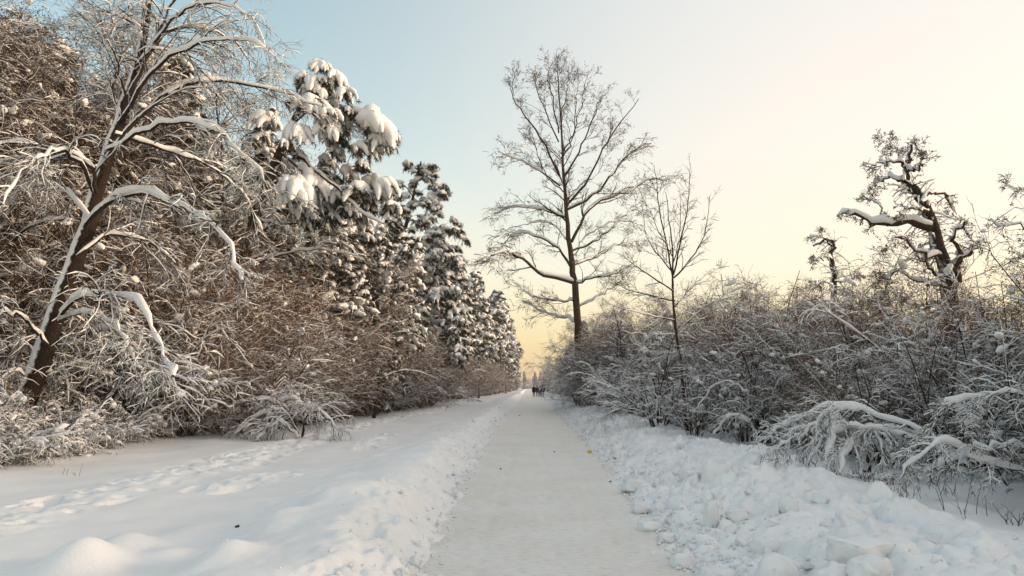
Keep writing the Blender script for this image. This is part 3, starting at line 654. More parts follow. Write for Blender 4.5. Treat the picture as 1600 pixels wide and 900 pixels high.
# 5. big snow-laden pine leaning over the left-hand forest edge
def hero_pine(seed, name, label, Y0, trunk, rts, PD, LBs, fat=1.0):
    """PD: bough list (px, py, size in m, depth offset)"""
    rng = np.random.default_rng(seed); bb = W(trunk[0][0], trunk[0][1], Y0)
    rt = hero(name, (bb[0], Y0, gz(bb[0], Y0) - .1), label); tk, cr, nd, sn = MB(), MB(), MB(), MB()
    T = limb(rng, trunk, Y0, .8, 26, .02); T[0, 2] = gz(bb[0], Y0) - .1
    RT = np.interp(np.linspace(0, 1, 26), np.linspace(0, 1, len(rts)), rts); tk.tubes(T[None], RT[None], 10); snow_on(rng, sn, T[None], RT[None] * .5, .03, .6, .2, 7)
    if fat >= 1: PD = list(PD) + [(a + rng.uniform(-22, 22), b2 + rng.uniform(8, 38), q * .6, d + rng.uniform(-.6, 1.2)) for a, b2, q, d in PD if q > .5 for _ in range(2)]
    C = np.array([W(a, b2 + 6, Y0 + d) for a, b2, s, d in PD]); s = np.array([q[2] for q in PD]) * (1.18 if fat >= 1 else 1.)
    # boughs carried by limbs: each springs from the trunk or from an earlier limb nearby
    top = T[:, 2]; d0 = np.array([np.min(np.linalg.norm(T - c, axis=1)) for c in C]); Pl = []; Rl = []
    pool = T.copy(); pr = RT.copy()
    for k in np.argsort(d0):
        c = C[k]; dv = c - pool; dist = np.linalg.norm(dv, axis=1) + 3.0 * np.maximum(0, .25 * np.linalg.norm(dv[:, :2], axis=1) - dv[:, 2]); j = np.argmin(dist); a = pool[j]
        midp = (a + c) / 2 + np.array([0, 0, .12 * np.linalg.norm(c - a)]) + rng.normal(0, .10, 3); q = smooth_path([a, midp, c], 10)
        r0 = min(pr[j] * .75, .03 + .012 * np.linalg.norm(c - a)); Pl.append(q); Rl.append(np.linspace(r0, max(r0 * .5, .008), 10))
        pool = np.concatenate([pool, q[2:]]); pr = np.concatenate([pr, Rl[-1][2:]])
    Pl = stack(Pl); Rl = stack(Rl); cr.tubes(Pl, Rl, 5); snow_on(rng, sn, Pl, Rl, .03, 1., .3, 6)
    ax = T[np.clip(np.searchsorted(T[:, 2], C[:, 2]), 0, 25)]; out = C - ax; out[:, 2] = 0; out = norm(out) * np.clip(np.linalg.norm(C - ax, axis=1), 0, 1)[:, None]
    pads(rng, C, out, s, cr, nd, sn, 17, 70, .20, .022, fat, -.36)
    for px, dy, r0, sa in LBs:
        P = limb(rng, px, Y0, dy, 14, .04); Rr = np.linspace(r0, r0 * .25, 14); cr.tubes(P[None], Rr[None], 6); snow_on(rng, sn, P[None], Rr[None], sa, .9, .12, 7)
        Pp, Rp = twigs(rng, P[None], Rr[None], cr, sn, [(14, 1.1, .2, 20, 60, -.12, .4, .025, 5, 4), (5, .45, .2, 25, 60, -.08, .7, .02, 4, 3)])
        needles_on(rng, nd, Pp, 12, .12, .010, .2, .2)
    return finish(rt, [('trunk', tk, M_BARK), ('branches', cr, M_BARK), ('needle_foliage', nd, M_NEEDLE), ('snow_cover', sn, M_SNOW)])
hero_pine(106, 'leaning_pine', 'tall leaning pine at the left forest edge with big rounded snow cushions on its crown', 28.,
          [(330, 690), (350, 560), (372, 450), (392, 365), (415, 295), (440, 230), (470, 165), (492, 120), (503, 92)], [.30, .26, .22, .17, .10, .04],
          [(502, 100, .55, 0), (490, 128, .8, -.4), (522, 122, .75, .2), (478, 118, .6, .5), (535, 140, .6, -.2), (488, 160, 1.0, -.8), (465, 205, .75, -1.0), (515, 200, .85, -.6), (530, 175, .5, .8),
           (575, 190, 1.15, -.2), (592, 190, .7, .4), (555, 178, .8, .5), (515, 170, .6, .6), (458, 290, 1.1, -1.2), (482, 280, .8, -.5), (553, 228, .55, -.2), (556, 290, .75, -.6), (596, 285, .85, -.2), (575, 280, .7, .6),
           (440, 250, .6, .8), (505, 245, .6, .9), (420, 180, .8, 1.8), (400, 215, .8, 2.), (540, 262, .6, .5), (525, 305, .7, .3), (500, 310, .7, .8), (560, 330, .6, .6), (470, 330, .7, .9), (600, 310, .5, .5)],
          [([(445, 230), (480, 255), (520, 290), (560, 330), (600, 350)], -1., .08, .05), ([(400, 345), (430, 350), (455, 360)], -1.5, .05, .06), ([(440, 240), (500, 300), (520, 360), (560, 400)], .8, .05, .04), ([(380, 420), (430, 400), (490, 390), (560, 400)], -1, .05, .05), ([(470, 170), (520, 190), (560, 200)], 0, .05, .05)])
rng = np.random.default_rng(5)
PDb = []
for py in range(250, 560, 8):
    u = (py - 245) / 330.
    L_ = 660 - min(58, 20 + 200 * u) ; Rr = 660 + min(64, 16 + 160 * u) 
    for k in range(4 + int(u * 10)):
        PDb.append((rng.uniform(L_, Rr), py + rng.uniform(-5, 5), rng.uniform(.42, .9) * (.8 + .5 * min(u, 1)), rng.uniform(-2.8, 2.8) * (.3 + u)))
hero_pine(107, 'rugged_pine', 'dense cone shaped pine full of snow clumps, between leaning pine and path', 56.,
          [(600, 640), (612, 560), (615, 480), (618, 420), (630, 370), (645, 310), (658, 252)], [.26, .24, .20, .14, .05], PDb, [([(640, 500), (670, 500), (700, 520), (715, 560)], -2., .06, .16), ([(640, 490), (680, 490), (710, 500)], -2., .06, .12)], fat=.72)

# ------------------------------------------------------------------ rows of further trees and hedges
USED = set()
cnt = {}
def put(kind, x, y, sc, label, group, rz=None, tilt=None, rng=np.random.default_rng(77), dz=0.):
    d_ = np.array([x, y, 0.]); px_ = 800 + FPX * float(d_ @ _Rt) / float(d_ @ _F)
    mk = 'at the left margin' if px_ < 90 else 'behind the leaning broadleaf tree' if px_ < 320 else 'around the leaning pine' if px_ < 500 else 'left of the rugged pine' if px_ < 600 else 'around the rugged pine' if px_ < 710 else 'left of the walkers' if px_ < 820 else \
        'right of the walkers' if px_ < 890 else 'around the tall bare tree' if px_ < 990 else 'around the young upright tree' if px_ < 1130 else 'left of the crooked snag' if px_ < 1290 else 'around the crooked snag' if px_ < 1390 else 'around the gnarled tree' if px_ < 1530 else 'at the right margin'
    if mk.split()[-2:] != label.split()[-2:] and len((label + ' ' + mk).split()) <= 16 and 'tree ' + 'of seven' not in label and 'trunk of' not in label and 'base of' not in label: label = label + ', ' + mk
    fam = PROTO[kind]; i = cnt.get(kind, 0); cnt[kind] = i + 1; pr = fam[i % len(fam)]
    rz = rng.uniform(0, 2 * math.pi) if rz is None else rz
    tl = (rng.normal(0, .05), rng.normal(0, .05)) if tilt is None else tilt
    loc = (x, y, gz(x, y) - .05 + dz)
    sz = sc * rng.uniform(.95, 1.05)
    if pr.name not in USED:
        USED.add(pr.name); pr.location = loc; pr.rotation_euler = (tl[0], tl[1], rz); pr.scale = (sz,) * 3; pr['label'] = label; pr['group'] = group; o = pr
    else: o = copy_plant(pr, loc, rz, sz, label, group, tl)
    return o
def zone(y):
    return 'near the camera' if y < 18 else 'in mid distance' if y < 45 else 'farther along' if y < 110 else 'far off'
rng = np.random.default_rng(9)
# left hedge front
def left_edge(y): return np.interp(y, [8, 12.7, 20, 22, 30, 48, 120, 250, 400], [-8.2, -9.0, -11.0, -7.4, -7.6, -6.9, -5.1, -4.1, -3.0])
def right_edge(y): return np.interp(y, [6, 9, 12, 18, 24, 54, 120, 250, 400], [6.3, 6.0, 5.8, 5.6, 5.2, 4.6, 4.4, 3.8, 2.4])
G_LS = 'shrubs of the thicket along the left forest edge'; G_RS = 'shrubs of the hedge along the right side'
def side_word(row): return ('front row', 'second row', 'back row', 'back row')[row]
y = 10.5
while y < 330:
    st = .95 if y < 30 else (.95 + (y - 30) * .05)
    for row in range(3 if y < 60 else 2):
        x = left_edge(y) - .8 - row * 1.5 - rng.uniform(0, .8) - (0 if y < 60 else .8)
        kind = 'low' if (row == 0 and y < 22 and rng.random() < .6) else ('tan' if (22 < y and rng.random() < .7) else rng.choice(['up', 'arch', 'tan']))
        sc = (.62 + .22 * row + rng.uniform(0, .3)) * (1 + min(y, 60) / 120)
        if y < 17.8: sc = (.34 + .07 * row + rng.uniform(0, .12)) if kind != 'low' else sc
        if y > 44 and row < 2: kind = 'tan' if rng.random() < .8 else kind; sc = rng.uniform(1.15, 1.5)
        if kind == 'low': sc = rng.uniform(.6, .95) if y < 17.8 else rng.uniform(.7, 1.1)
        lab = {'low': 'low snow-buried bush, ', 'tan': 'brown fine-twigged shrub, ', 'up': 'upright snow-covered shrub, ', 'arch': 'shrub bowed by snow, '}[kind] + side_word(row) + ' of left thicket ' + zone(y)
        put(kind, x, y + rng.uniform(-.5, .5), sc, lab, G_LS)
    y += st * rng.uniform(.8, 1.25)
# right hedge, with unseen shrubs beside the camera added to shade the foreground
y = 1.5
while y < 330:
    st = 1.0 if y < 30 else (1.0 + (y - 30) * .055)
    for row in range(3 if y < 60 else 2):
        x = right_edge(y) + .7 + row * 1.9 + rng.uniform(0, .8)
        kind = 'low' if (row == 0 and y < 40 and rng.random() < .45) else rng.choice(['up', 'up', 'arch', 'tan', 'tan'])
        sc = (.45 + .20 * row + rng.uniform(0, .32)) * (1 + min(y, 60) / 75)
        if y < 26 and kind != 'low': sc *= .86
        if kind == 'low': sc = rng.uniform(.6, .9)
        lab = {'low': 'low snow-weighed bush, ', 'up': 'upright snow-covered shrub, ', 'arch': 'shrub with snow-bent stems, ', 'tan': 'brown fine-twigged shrub, '}[kind] + side_word(row) + ' of right hedge ' + zone(y)
        put(kind, x, y + rng.uniform(-.5, .5), sc, lab, G_RS)
    y += st * rng.uniform(.8, 1.25)
# left forest
G_LT = 'trees of the forest on the left'; G_RT = 'trees beyond the right hand hedge'
NT = 84
for k in range(NT):
    y = 19 + (k / NT) ** 1.1 * 52 + rng.uniform(-1, 1); lim = .70 * y + 2
    x = left_edge(y) - 2.5; x = x - rng.uniform(0, 1) * max(.5, lim + x)
    if x > -11 and y < 27: continue
    hh = 1.0 if (y < 40 and x < -14) else .62
    put('dec', x, y, rng.uniform(.8, 1.08) * hh, 'snow-covered broadleaf tree in the left forest ' + zone(y), G_LT)
for k in range(24):
    y = 30 + (k / 24.) * 40; lim = .72 * y + 3; x = left_edge(y) - 5; x = x - rng.uniform(0, 1) * max(.5, lim + x)
    hh = 1.0 if x < -.42 * y else .66
    kd = 'spruce' if k % 3 else 'pine'
    put(kd, x, y, rng.uniform(.8, 1.1) * hh, kd + ' heavy with snow inside the left forest ' + zone(y), G_LT)
for k in range(30):
    y = 50 + (k / 30.) ** 1.5 * 300; x = left_edge(y) - 2.6 - rng.uniform(0, 5)
    kd = 'pine' if k % 2 else 'spruce'
    put(kd, x, y, rng.uniform(.68, .9), kd + ' behind the left thicket ' + zone(y), G_LT)
HT = {'dec': 13., 'pine': 14., 'spruce': 13.}
def skyline(kind, px, py, Y, label, group):
    w = W(px, py, Y); put(kind, w[0], Y, (w[2] - gz(w[0], Y)) / (HT[kind] * 1.02), label, group, tilt=(0, 0))
for k, (kind, px, py, Y) in enumerate([('spruce', 88, 45, 34), ('dec', 20, 60, 24), ('dec', 60, -10, 22), ('dec', 130, 70, 26), ('dec', -20, -40, 20), ('spruce', 300, 60, 31), ('dec', 345, 80, 31),
        ('dec', 250, 40, 30), ('dec', 330, 130, 33), ('spruce', 395, 190, 36), ('dec', 410, 230, 32), ('spruce', 440, 250, 38), ('pine', 500, 320, 36), ('dec', 470, 330, 31), ('dec', 540, 370, 33), ('pine', 560, 335, 40), ('spruce', 600, 330, 45),
        ('pine', 590, 360, 38), ('dec', 590, 400, 36), ('dec', 150, 90, 30), ('spruce', 210, 140, 38), ('dec', 40, 120, 26), ('dec', 290, 120, 29), ('dec', 200, 60, 27), ('spruce', 540, 300, 35), ('pine', 520, 300, 34), ('spruce', 575, 318, 38), ('pine', 612, 350, 41)]):
    skyline(kind, px, py, Y, {'spruce': 'snow-laden spruce', 'pine': 'snow-laden pine', 'dec': 'twiggy snow-covered broadleaf tree'}[kind] + (' behind the leaning broadleaf tree' if px < 360 else ' between the leaning pine and the rugged pine'), 'trees behind the leaning tree and the leaning pine')
for k, (kind, px, py, Y) in enumerate([('pine', 690, 345, 70), ('pine', 708, 385, 80), ('pine', 733, 398, 99), ('spruce', 722, 430, 90), ('pine', 752, 440, 117), ('pine', 778, 458, 146), ('spruce', 787, 505, 173), ('pine', 797, 535, 215), ('pine', 806, 566, 300), ('pine', 720, 366, 92), ('pine', 742, 412, 108), ('pine', 765, 448, 128), ('pine', 790, 484, 155), ('pine', 802, 548, 250)]):
    skyline(kind, px, py, Y, 'snow-laden ' + kind + ' beyond the rugged pine, ' + ('nearest', 'second', 'third', 'fourth', 'fifth', 'sixth', 'seventh', 'eighth', 'lowest', 'nearer front', 'third front', 'middle front', 'far front', 'last front')[k] + ' of the row descending rightwards', 'pines descending towards the path on the left')
for k, (px, py, Y) in enumerate([(908, 515, 66), (914, 500, 60), (930, 492, 53), (940, 482, 47), (965, 472, 43), (990, 470, 40), (1015, 462, 37)]):
    skyline('dec', px, py, Y, 'low twiggy broadleaf tree at the foot of the tall bare tree, ' + ('farthest', 'second farthest', 'third farthest', 'middle', 'third nearest', 'second nearest', 'nearest')[k] + ' of seven', 'low trees around the foot of the tall bare tree')
for k in range(22):
    y = 330 + k * 14; sgn = -1 if k % 2 else 1
    put('spruce' if k % 3 == 0 else 'up', sgn * rng.uniform(1.5, 5) * (1 if y < 520 else .5) + (y - 330) * .008, y, rng.uniform(.5, .8) * (1.0 if k % 3 == 0 else 1.8), 'tiny distant tree closing the far end of the path', 'distant trees where the path ends')
# right side: distant conifers and broadleaf trees
for k in range(20):
    y = 85 + (k / 20.) ** 1.4 * 280; x = right_edge(y) + 1.6 + rng.uniform(0, 6)
    kd = 'spruce' if k % 2 else 'dec'
    put(kd, x, y, rng.uniform(.55, .75), ('spruce' if k % 2 else 'broadleaf tree') + ' rising behind the right hedge ' + zone(y), G_RT)
for k, (px, Y, sc) in enumerate([(1110, 44, .52), (925, 72, .62), (1395, 30, .40), (985, 60, .5), (1180, 60, .5), (1260, 50, .45), (1540, 40, .45)]):
    w = W(px, 600, Y); put('spruce', w[0], Y, sc, 'small spruce half hidden behind the right hedge ' + zone(Y), 'small spruces behind the right hand hedge')
for k in range(16):
    y = rng.uniform(26, 70); x = 14 + rng.uniform(0, 1) * (y * .7)
    put('up' if k % 2 else 'tan', x, y, rng.uniform(.9, 1.2), 'bush in the background behind the right hedge ' + zone(y), 'bushes behind the right hand hedge')

# ------------------------------------------------------------------ bowed branches and snow-buried bushes in front of the hedges
def on_ground(px, py, dz=.22):
    d = _F + (px - 800) / FPX * _Rt - (py - 450) / FPX * _U; k = (CAMZ - dz) / -d[2]; return d[0] * k, d[1] * k
def bowed(seed, name, label, Y0, arcs, n2=14, tl=.55, droop=-.16, sa=.026):
    rng = np.random.default_rng(seed); f = W(*arcs[0][0][0], Y0); rt = hero(name, (f[0], Y0, gz(f[0], Y0) - .05), label, 'shrub')
    cr, sn = MB(), MB(); PB, RB = [], []
    for px, dy, r0, a in arcs:
        P = limb(rng, px, Y0, dy, 18, .02); P[:, 2] = np.maximum(P[:, 2], ground_z(P[:, 0], P[:, 1]) + .0); Rr = np.linspace(r0, r0 * .25, 18); PB.append(P); RB.append(Rr)
        cr.tubes(P[None], Rr[None], 6); snow_on(rng, sn, P[None], Rr[None], a, .9, .04, 9)
    PB, RB = stack(PB), stack(RB)
    P, R = twigs(rng, PB, RB, cr, sn, [(int(n2 * 1.5), tl, .2, 30, 75, droop, .5, sa * .5, 6, 4), (6, tl * .45, .2, 25, 60, droop, .7, sa * .42, 4, 3), (3, tl * .2, .2, 25, 60, droop, .8, sa * .3, 3, 3)], keep=.8)
    return finish(rt, [('branches', cr, M_BARK), ('snow_cover', sn, M_SNOW)])
bowed(201, 'bowed_branch', 'long arching branch bent to the ground under thick snow, foot of the right hedge', 11.3,
      [([(1520, 735), (1461, 690), (1399, 659), (1346, 641), (1297, 632), (1262, 648), (1221, 665), (1186, 690)], 1.6, .028, .055), ([(1515, 730), (1440, 690), (1380, 672), (1330, 668), (1290, 680)], .6, .02, .05),
       ([(1346, 641), (1300, 640), (1262, 672), (1230, 690), (1205, 712)], .4, .012, .05)])
bowed(202, 'bowed_branch', 'snow-loaded arching branch at the right edge, above the other bowed branch', 9.6,
      [([(1660, 760), (1640, 650), (1595, 618), (1550, 616), (1506, 628), (1470, 641), (1450, 680)], .8, .022, .045), ([(1650, 740), (1600, 700), (1545, 700), (1490, 716), (1450, 735)], .3, .018, .045),
       ([(1655, 760), (1590, 735), (1520, 712), (1480, 690), (1430, 715), (1405, 750)], -.2, .018, .05)])
bowed(203, 'snow_buried_bush', 'drooping bush buried under a smooth snow mound at the foot of the right hedge', 12.3,
      [([(1352, 738), (1335, 690), (1310, 672), (1285, 690), (1262, 725)], -.5, .016, .10), ([(1352, 738), (1345, 680), (1322, 668), (1300, 685), (1290, 720)], -.9, .014, .09), ([(1360, 738), (1370, 680), (1395, 672), (1415, 700), (1425, 735)], -.4, .014, .06),
       ([(1356, 738), (1356, 680), (1365, 670), (1375, 690), (1385, 730)], -1., .014, .06), ([(1352, 738), (1340, 700), (1322, 700), (1312, 740)], -1.2, .014, .07), ([(1350, 738), (1330, 676), (1296, 664), (1270, 690), (1252, 722)], .4, .014, .09)], 10, .45, -.25, .05)
bowed(204, 'snow_buried_bush', 'fallen bush with drooping snow-covered twigs in front of the left thicket', 21.,
      [([(470, 690), (455, 655), (430, 640), (395, 655), (365, 680)], -.5, .03, .06), ([(470, 690), (480, 650), (500, 640), (520, 660), (530, 685)], -.3, .03, .05), ([(470, 690), (440, 660), (420, 668), (400, 690)], -1., .03, .06),
       ([(468, 690), (450, 640), (415, 625), (370, 630), (350, 655)], .3, .03, .05), ([(472, 690), (475, 640), (455, 622), (430, 628)], .3, .02, .06)], 18, .8, -.22, .035)
bowed(205, 'bowed_branch', 'snow-bent branch drooping from the bushes beside the young upright tree', 19.,
      [([(1190, 700), (1180, 640), (1150, 600), (1120, 600), (1090, 640)], .5, .02, .05), ([(1190, 700), (1200, 640), (1215, 600), (1235, 590), (1255, 620)], .5, .02, .05), ([(1190, 700), (1170, 660), (1140, 650), (1115, 680)], -.5, .02, .06)])
for i, (px, Y, sc, kd, lb) in enumerate([(1085, 21.6, .62, 'up', 'upright shrub growing against the trunk of the young upright tree'), (1120, 23, .75, 'up', 'many-stemmed shrub just right of the young upright tree'), (1030, 24.5, .72, 'arch', 'bowed shrub just left of the young upright tree'),
                                         (1000, 30, .85, 'arch', 'leaning shrub overhanging the path edge left of the young upright tree'), (968, 38, .9, 'arch', 'shrub reaching over the path edge below the tallest bare tree'), (938, 48, .9, 'tan', 'dense brown shrub at the foot of the tallest bare tree'), (908, 52, 1.2, 'up', 'upright shrub left against the trunk of the tallest bare tree'), (921, 50, 1.3, 'up', 'tall shrub hiding the base of the tallest bare tree'), (938, 46, 1.25, 'tan', 'tall brown shrub right of the base of the tallest bare tree'),
                                         (1165, 20, .7, 'up', 'upright shrub in a gap of the right hedge, two bushes right of the young tree')]):
    w = W(px, 690, Y); put(kd, w[0], Y, sc, lb, G_RS, tilt=(0, -.16) if kd == 'arch' else None)

for i, (px, Y, sc, lb) in enumerate([(8, 13.6, .78, 'nearest low snowy bush in the lower left corner of the forest edge'), (48, 14.6, .7, 'second low snowy bush from the left, before the leaning trunk'), (92, 15.6, .8, 'low snowy bush just right of the leaning trunk base'),
        (135, 17.0, .72, 'fourth low snowy bush from the left in the front row'), (178, 18.6, .8, 'low snowy bush midway between leaning trunk and fallen bush'), (225, 20.2, .75, 'low snowy bush a little left of the middle of the left front row'), (275, 21.0, .8, 'low snowy bush left of the fallen bush'), (-30, 13., .9, 'low bush cut by the left picture edge')]):
    put('low', W(px, 690, Y)[0], Y, sc, lb, 'low snowy bushes in front of the leaning tree')
skyline('pine', 748, 404, 86, 'snow-laden pine filling the gap in the row right of the rugged pine', 'pines descending towards the path on the left')

# dry stalks and twigs sticking out of the snow
def stalks(px, py, n, h, w, label, name='dry_stalk_tuft', seed=1):
    rng = np.random.default_rng(seed + int(px)); x, y = on_ground(px, py); z = gz(x, y); rt = empty(name, (x, y, z), label, 'dry stalks', 'dry stalks poking out of the snow'); mb = MB(); ls = MB()
    P0 = np.stack([rng.uniform(-w, w, n), rng.uniform(-.1, .1, n), np.full(n, -.06)], -1); D = rng.normal(0, .22, (n, 3)); D[:, 2] = 1
    P, R = grow(rng, P0, D, h * rng.uniform(.4, 1.2, n), np.full(n, .0045), 5, .08, -.03, .5); mb.tubes(P, R, 4)
    p, d, tt, r = spawn(rng, P, R, 2, .4, 1, 25, 60, .8, rmin=.002); P2, R2 = grow(rng, p, d, h * .3 * rng.uniform(.4, 1., len(p)), r, 3, .1, 0, .5); mb.tubes(P2, R2, 3)
    snow_on(rng, ls, P2, R2, .006, 1, .4, 4, keep=.5)
    return finish(rt, [('stems', mb, M_STALK), ('snow_cover', ls, M_SNOW)])
stalks(1264, 740, 5, .24, .10, 'few dry stalks left of the snow-buried bush on the right')
stalks(1322, 756, 16, .20, .26, 'row of short dry stalks just below the snow-buried bush on the right')
stalks(1372, 762, 22, .26, .25, 'dense dark dry stalks between the snow-buried bush and the hedge')
stalks(1415, 788, 5, .26, .10, 'bent dark stalk pair standing in open snow before the right hedge')
stalks(1505, 800, 6, .5, .25, 'tall thin dry stalks before the hedge near the right edge')
stalks(1520, 825, 2, .3, .08, 'lone dry stalk lowest on the right snow slope')
stalks(1590, 812, 12, .3, .12, 'snowy dry tuft at the extreme right edge')
stalks(335, 722, 3, .22, .05, 'small forked twig standing in the left snow field beside the trampled track')
stalks(455, 640, 6, .5, .3, 'dry stalks at the fallen bush on the left')
stalks(100, 742, 4, .3, .3, 'thin curved stalks under the left bushes')

# ------------------------------------------------------------------ lumps of snow thrown up by the plough
def chunk_mesh(rng, sx, sy, sz, blocky):
    bm = __import__('bmesh').new(); import bmesh
    bmesh.ops.create_cube(bm, size=1.0)
    bmesh.ops.subdivide_edges(bm, edges=bm.edges[:], cuts=5, use_grid_fill=True)
    off = rng.uniform(0, 50, 3); k = rng.uniform(-.25, .25, 3)
    for v in bm.verts:
        c = np.array(v.co); n = c / np.linalg.norm(c); r = blocky * 1 + (1 - blocky) * .62 / np.linalg.norm(c) * 1.0
        c = c * r; c = c * (1 - k * c[2])
        q = c * 3 + off; d = float(fbm(np.array([q[0] + q[2] * .7]), np.array([q[1] - q[2] * .6]), 7, 3)[0]); c = c + n * d * .42
        q = c * 9 + off; d = float(fbm(np.array([q[0] + q[2] * .7]), np.array([q[1] - q[2] * .6]), 9, 2)[0]); c = c + n * d * .16
        v.co = Vector((c[0] * sx, c[1] * sy, c[2] * sz))
    me = bpy.data.meshes.new('snow_chunk'); bm.to_mesh(me); bm.free()
    me.polygons.foreach_set('use_smooth', [True] * len(me.polygons)); me.materials.append(M_CHUNK); return me
rng = np.random.default_rng(55)
GC = 'snow chunks thrown up along the path'
def chunk(me, x, y, sc, label, rot, sink=.2):
    o = bpy.data.objects.new('snow_chunk', me); COL.objects.link(o); o.location = (x, y, gz(x, y) + sc[2] * .5 * (1 - 2 * sink)); o.rotation_euler = rot; o.scale = (1, 1, 1) if me.users == 1 else (1, 1, 1)
    setp(o, label, 'snow chunk', GC); return o
for px, py, sx, sy, sz, bl, lb in [(1118, 866, .24, .22, .22, .8, 'large squarish snow block at the path edge, nearest block on the right'), (1110, 792, .13, .12, .30, .8, 'narrow upright snow slab standing on the right bank'),
        (1345, 880, .42, .38, .18, .5, 'big wedge-shaped snow lump lying low on the right bank'), (1216, 880, .26, .24, .26, .3, 'rounded snow lump between the squarish block and the big wedge-shaped lump'), (1303, 898, .22, .2, .2, .3, 'smooth round snow ball at the bottom edge right of the path'),
        (1358, 905, .25, .2, .18, .3, 'round snow lump at the bottom edge below the big wedge'), (1182, 876, .16, .16, .12, .3, 'small round snow lump right of the squarish block'), (1195, 832, .2, .2, .14, .5, 'snow lump in the middle of the right rubble above the squarish block'),
        (1065, 832, .2, .16, .14, .5, 'snow lump at the path edge left of the squarish block'), (1232, 796, .17, .17, .16, .6, 'cube-like snow lump on the upper right bank'), (1013, 786, .22, .2, .12, .5, 'flat snow lump at the path edge near the middle of the bank'),
        (990, 740, .3, .25, .18, .8, 'broad snow block on the right path edge, farthest of the big blocks'), (1080, 742, .3, .26, .16, .6, 'broad snow lump high on the right bank before the upright tree'), (1150, 790, .2, .2, .14, .5, 'snow lump just right of the narrow upright slab'),
        (1000, 765, .2, .2, .14, .5, 'snow lump right below the farthest big block'), (1040, 800, .15, .15, .12, .4, 'small snow lump at the path edge beside the upright slab')]:
    x, y = on_ground(px, py, .3); chunk(chunk_mesh(rng, sx, sy, sz, bl), x, y, (sx, sy, sz), lb, (rng.uniform(-.15, .15), rng.uniform(-.15, .15), rng.uniform(0, .6)), .15)
fam = [chunk_mesh(rng, 1, rng.uniform(.6, 1), rng.uniform(.45, .8), rng.uniform(.6, .95)) for _ in range(8)]
for k in range(190):
    y = 6.2 + rng.random() ** 1.8 * 40; s_ = rng.uniform(.04, .13) * (1 + y * .02)
    if rng.random() < .72: x = np.interp(y, PX, PR) + .12 + rng.exponential(.55); lb = 'small snow lump in the rubble of the right bank'
    else: x = np.interp(y, PX, PL) - .05 - rng.exponential(.15); s_ *= .6; lb = 'small snow crumb rolled down the left bank to the path'
    if abs(x) > 5: continue
    o = bpy.data.objects.new('snow_chunk', fam[k % 8]); COL.objects.link(o); o.location = (x, y, gz(x, y) + s_ * .25); o.rotation_euler = tuple(rng.uniform(0, 6, 3)); o.scale = (s_, s_ * rng.uniform(.7, 1.2), s_)
    setp(o, lb + ' ' + zone(y), 'snow chunk', GC + (' right' if 'right' in lb else ' left'))
# crumbs too many to count, along both path edges
mb = MB(); ico = np.array([[0, 0, 1], [.9, 0, .1], [0, .9, 0], [-.9, 0, .1], [0, -.9, 0], [0, 0, -.7]]); ft = np.array([[0, 1, 2], [0, 2, 3], [0, 3, 4], [0, 4, 1], [5, 2, 1], [5, 3, 2], [5, 4, 3], [5, 1, 4]])
nC = 6000; yy = 5.5 + rng.random(nC) ** 2.2 * 50; right = rng.random(nC) < .88
xx = np.where(right, np.interp(yy, PX, PR) - .18 + rng.gamma(1.6, .3, nC), np.interp(yy, PX, PL) + .16 - rng.gamma(1.6, .17, nC)); rr = rng.uniform(.006, .03, nC) * (rng.random(nC) ** 1.2 + .35)
zz = np.maximum(ground_z(xx, yy), base_z(yy) + .0) + rr * .3
V = ico[None] * rng.uniform(.6, 1.3, (nC, 6, 3)) * rr[:, None, None] + np.stack([xx, yy, zz], -1)[:, None]
mb.add(V, t=(ft[None] + np.arange(nC)[:, None, None] * 6).reshape(-1, 3)); setp(mb.build('snow_crumbs', M_CHUNK), 'loose snow crumbs scattered along both edges of the packed path', 'snow crumbs', kind='stuff')

# fallen leaf and specks of bark
def leaf(px, py, s_, label, m_, dz=.1):
    x, y = on_ground(px, py, dz); mb = MB(); rng = np.random.default_rng(int(px)); a = rng.uniform(0, 6)
    ring = [(math.cos(t_) * s_ * (1 if i % 2 else .7), math.sin(t_) * s_ * .6, .15 * s_ * math.sin(2 * t_)) for i, t_ in enumerate(np.linspace(0, 6.283, 12, endpoint=False))]
    V = np.array([(0, 0, .1 * s_)] + ring + [(0, 0, .04 * s_)] + [(p[0], p[1], p[2] - .004) for p in ring]); t_ = [[0, 1 + i, 1 + (i + 1) % 12] for i in range(12)] + [[13, 14 + (i + 1) % 12, 14 + i] for i in range(12)]
    c, s2 = math.cos(.9), math.sin(.9); V = np.stack([V[:, 0], V[:, 1] * c - V[:, 2] * s2, V[:, 1] * s2 + V[:, 2] * c], -1)
    mb.add(V, t=np.array(t_)); o = mb.build('fallen_leaf', m_); o.location = (x, y, max(gz(x, y), base_z(y) + .01) + s_ * .35); setp(o, label, 'leaf'); return o
M_YEL = flat_mat('yellow_leaf', (.45, .30, .05), (.6, .42, .08))
leaf(921, 702, .075, 'yellow leaf lying at the right edge of the packed path', M_YEL)
leaf(934, 702, .03, 'tiny dark leaf just right of the yellow leaf', M_STALK); leaf(953, 745, .025, 'brown leaf at the right path edge in front of the yellow leaf', M_LEAF)
leaf(782, 734, .025, 'tiny dark leaf on the packed path left of its middle', M_STALK, 0); leaf(371, 814, .03, 'small dark bark scrap on the left snow field', M_STALK, .3)
leaf(866, 707, .025, 'tiny dark leaf on the packed path right of its middle', M_STALK, 0); leaf(812, 650, .05, 'dark speck of bark far along the packed path', M_STALK, 0)

